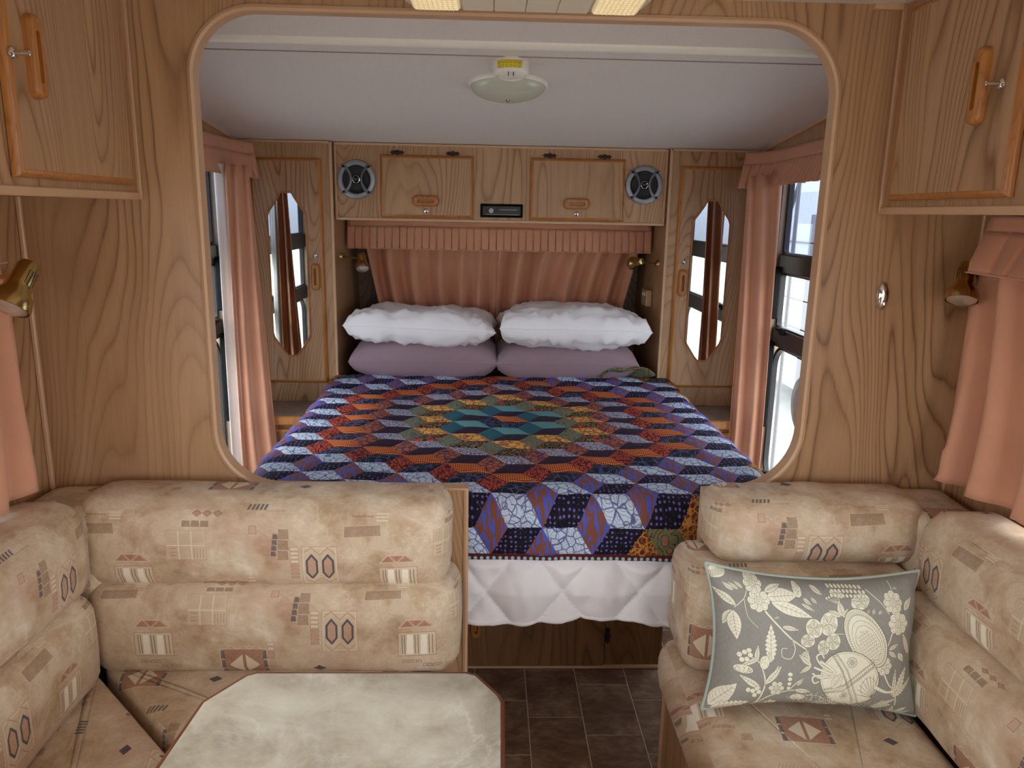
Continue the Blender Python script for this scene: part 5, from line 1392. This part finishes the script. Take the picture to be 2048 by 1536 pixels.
for x0_, x1_ in ((-.225, -.130), (.136, .228)):
    ln = MB().prism(rrect(x0_, x1_, -.25, .262, .02, 4), -.005, .001, 'z').build('lens', M['lens'], r)
    mb = MB()
    for i in range(1, 9): xx = x0_ + .004 + i * (x1_ - x0_ - .008) / 9; mb.box(xx - .0008, xx + .0008, -.24, .255, -.0075, -.004)
    for j in range(34): yy = -.24 + j * .0148; mb.box(x0_ + .004, x1_ - .004, yy - .0008, yy + .0008, -.0075, -.004)
    g_ = mb.build('prism_grid', M['lens'], ln); g_['kind'] = 'stuff'
# ------------------------------------------------------------------ outside
o = MB().box(-30, 30, -30, 40, -.75, -.7).build('ground', plain('pale_concrete', rgb(196, 196, 192), .9, var=.12, sc=3)); struct(o)
cw = plain('white_caravan_panel', rgb(226, 230, 232), .35, var=.03); dk = plain('dark_glass', rgb(48, 54, 66), .1); gm = plain('grey_trim', rgb(120, 124, 130), .4)
def van(label, x0, x1, y0, y1, z0, z1, facex, seed=1):
    r = thing('caravan', label, 'caravan', (x0, y0, -.7)); W_, L_, H_ = x1 - x0, y1 - y0, z1 - z0
    zb = z0 + .7
    prof = [(0, zb), (W_, zb), (W_, zb + H_ * .9), (W_ * .9, zb + H_), (W_ * .1, zb + H_), (0, zb + H_ * .9)]
    MB().prism(prof, 0, L_, 'y').build('body', cw, r)
    fx = 0 if facex < 0 else W_; sg = -1 if facex < 0 else 1
    a_ = min(fx, fx + sg * .02); b_ = max(fx, fx + sg * .02)
    for k in range(5): MB().box(a_, b_, 0, L_, zb + .35 + k * .30, zb + .362 + k * .30).build('rib', gm, r)
    for k in range(3):
        y_ = .4 + k * L_ / 3.2; w_ = MB().box(a_, b_, y_, y_ + .9, zb + H_ * .48, zb + H_ * .75).build('window', dk, r)
    MB().box(a_, b_, L_ * .5, L_ * .5 + .6, zb + .06, zb + H_ * .8).build('door', gm, r)
    for k in (.42, .55):
        MB().lathe([(.30, 0), (.30, .18), (.2, .2)], (fx + sg * -.15, L_ * k, .30), (sg, 0, 0), 24).build('wheel', M['black'], r)
    for k in (.1, .9): MB().tube([(W_ / 2, L_ * k, 0), (W_ / 2, L_ * k, zb + .02)], .04).build('jack_leg', gm, r)
van('white neighbouring caravan seen through the right bedroom window', 3.3, 5.5, 4.0, 10.5, -.3, 2.0, -1)
van('white neighbouring caravan beyond the left bedroom window', -5.6, -3.4, 3.5, 10, -.3, 2.0, 1)
def struts(x, label):
    r = thing('awning_frame', label, 'awning frame', (x, 4.4, -.7))
    for a_, b_ in (((0, 0, 0), (0, 1.5, 2.4)), ((0, 1.5, 0), (0, 0, 2.4)), ((0, 0, 0), (0, 0, 2.5)), ((0, 1.5, 0), (0, 1.5, 2.5))): MB().tube([a_, b_], .012, 8).build('pole', M['silver'], r, smooth=True)
struts(1.75, 'thin crossed metal poles outside the right bedroom window'); struts(-1.65, 'thin crossed metal poles outside the left bedroom window')
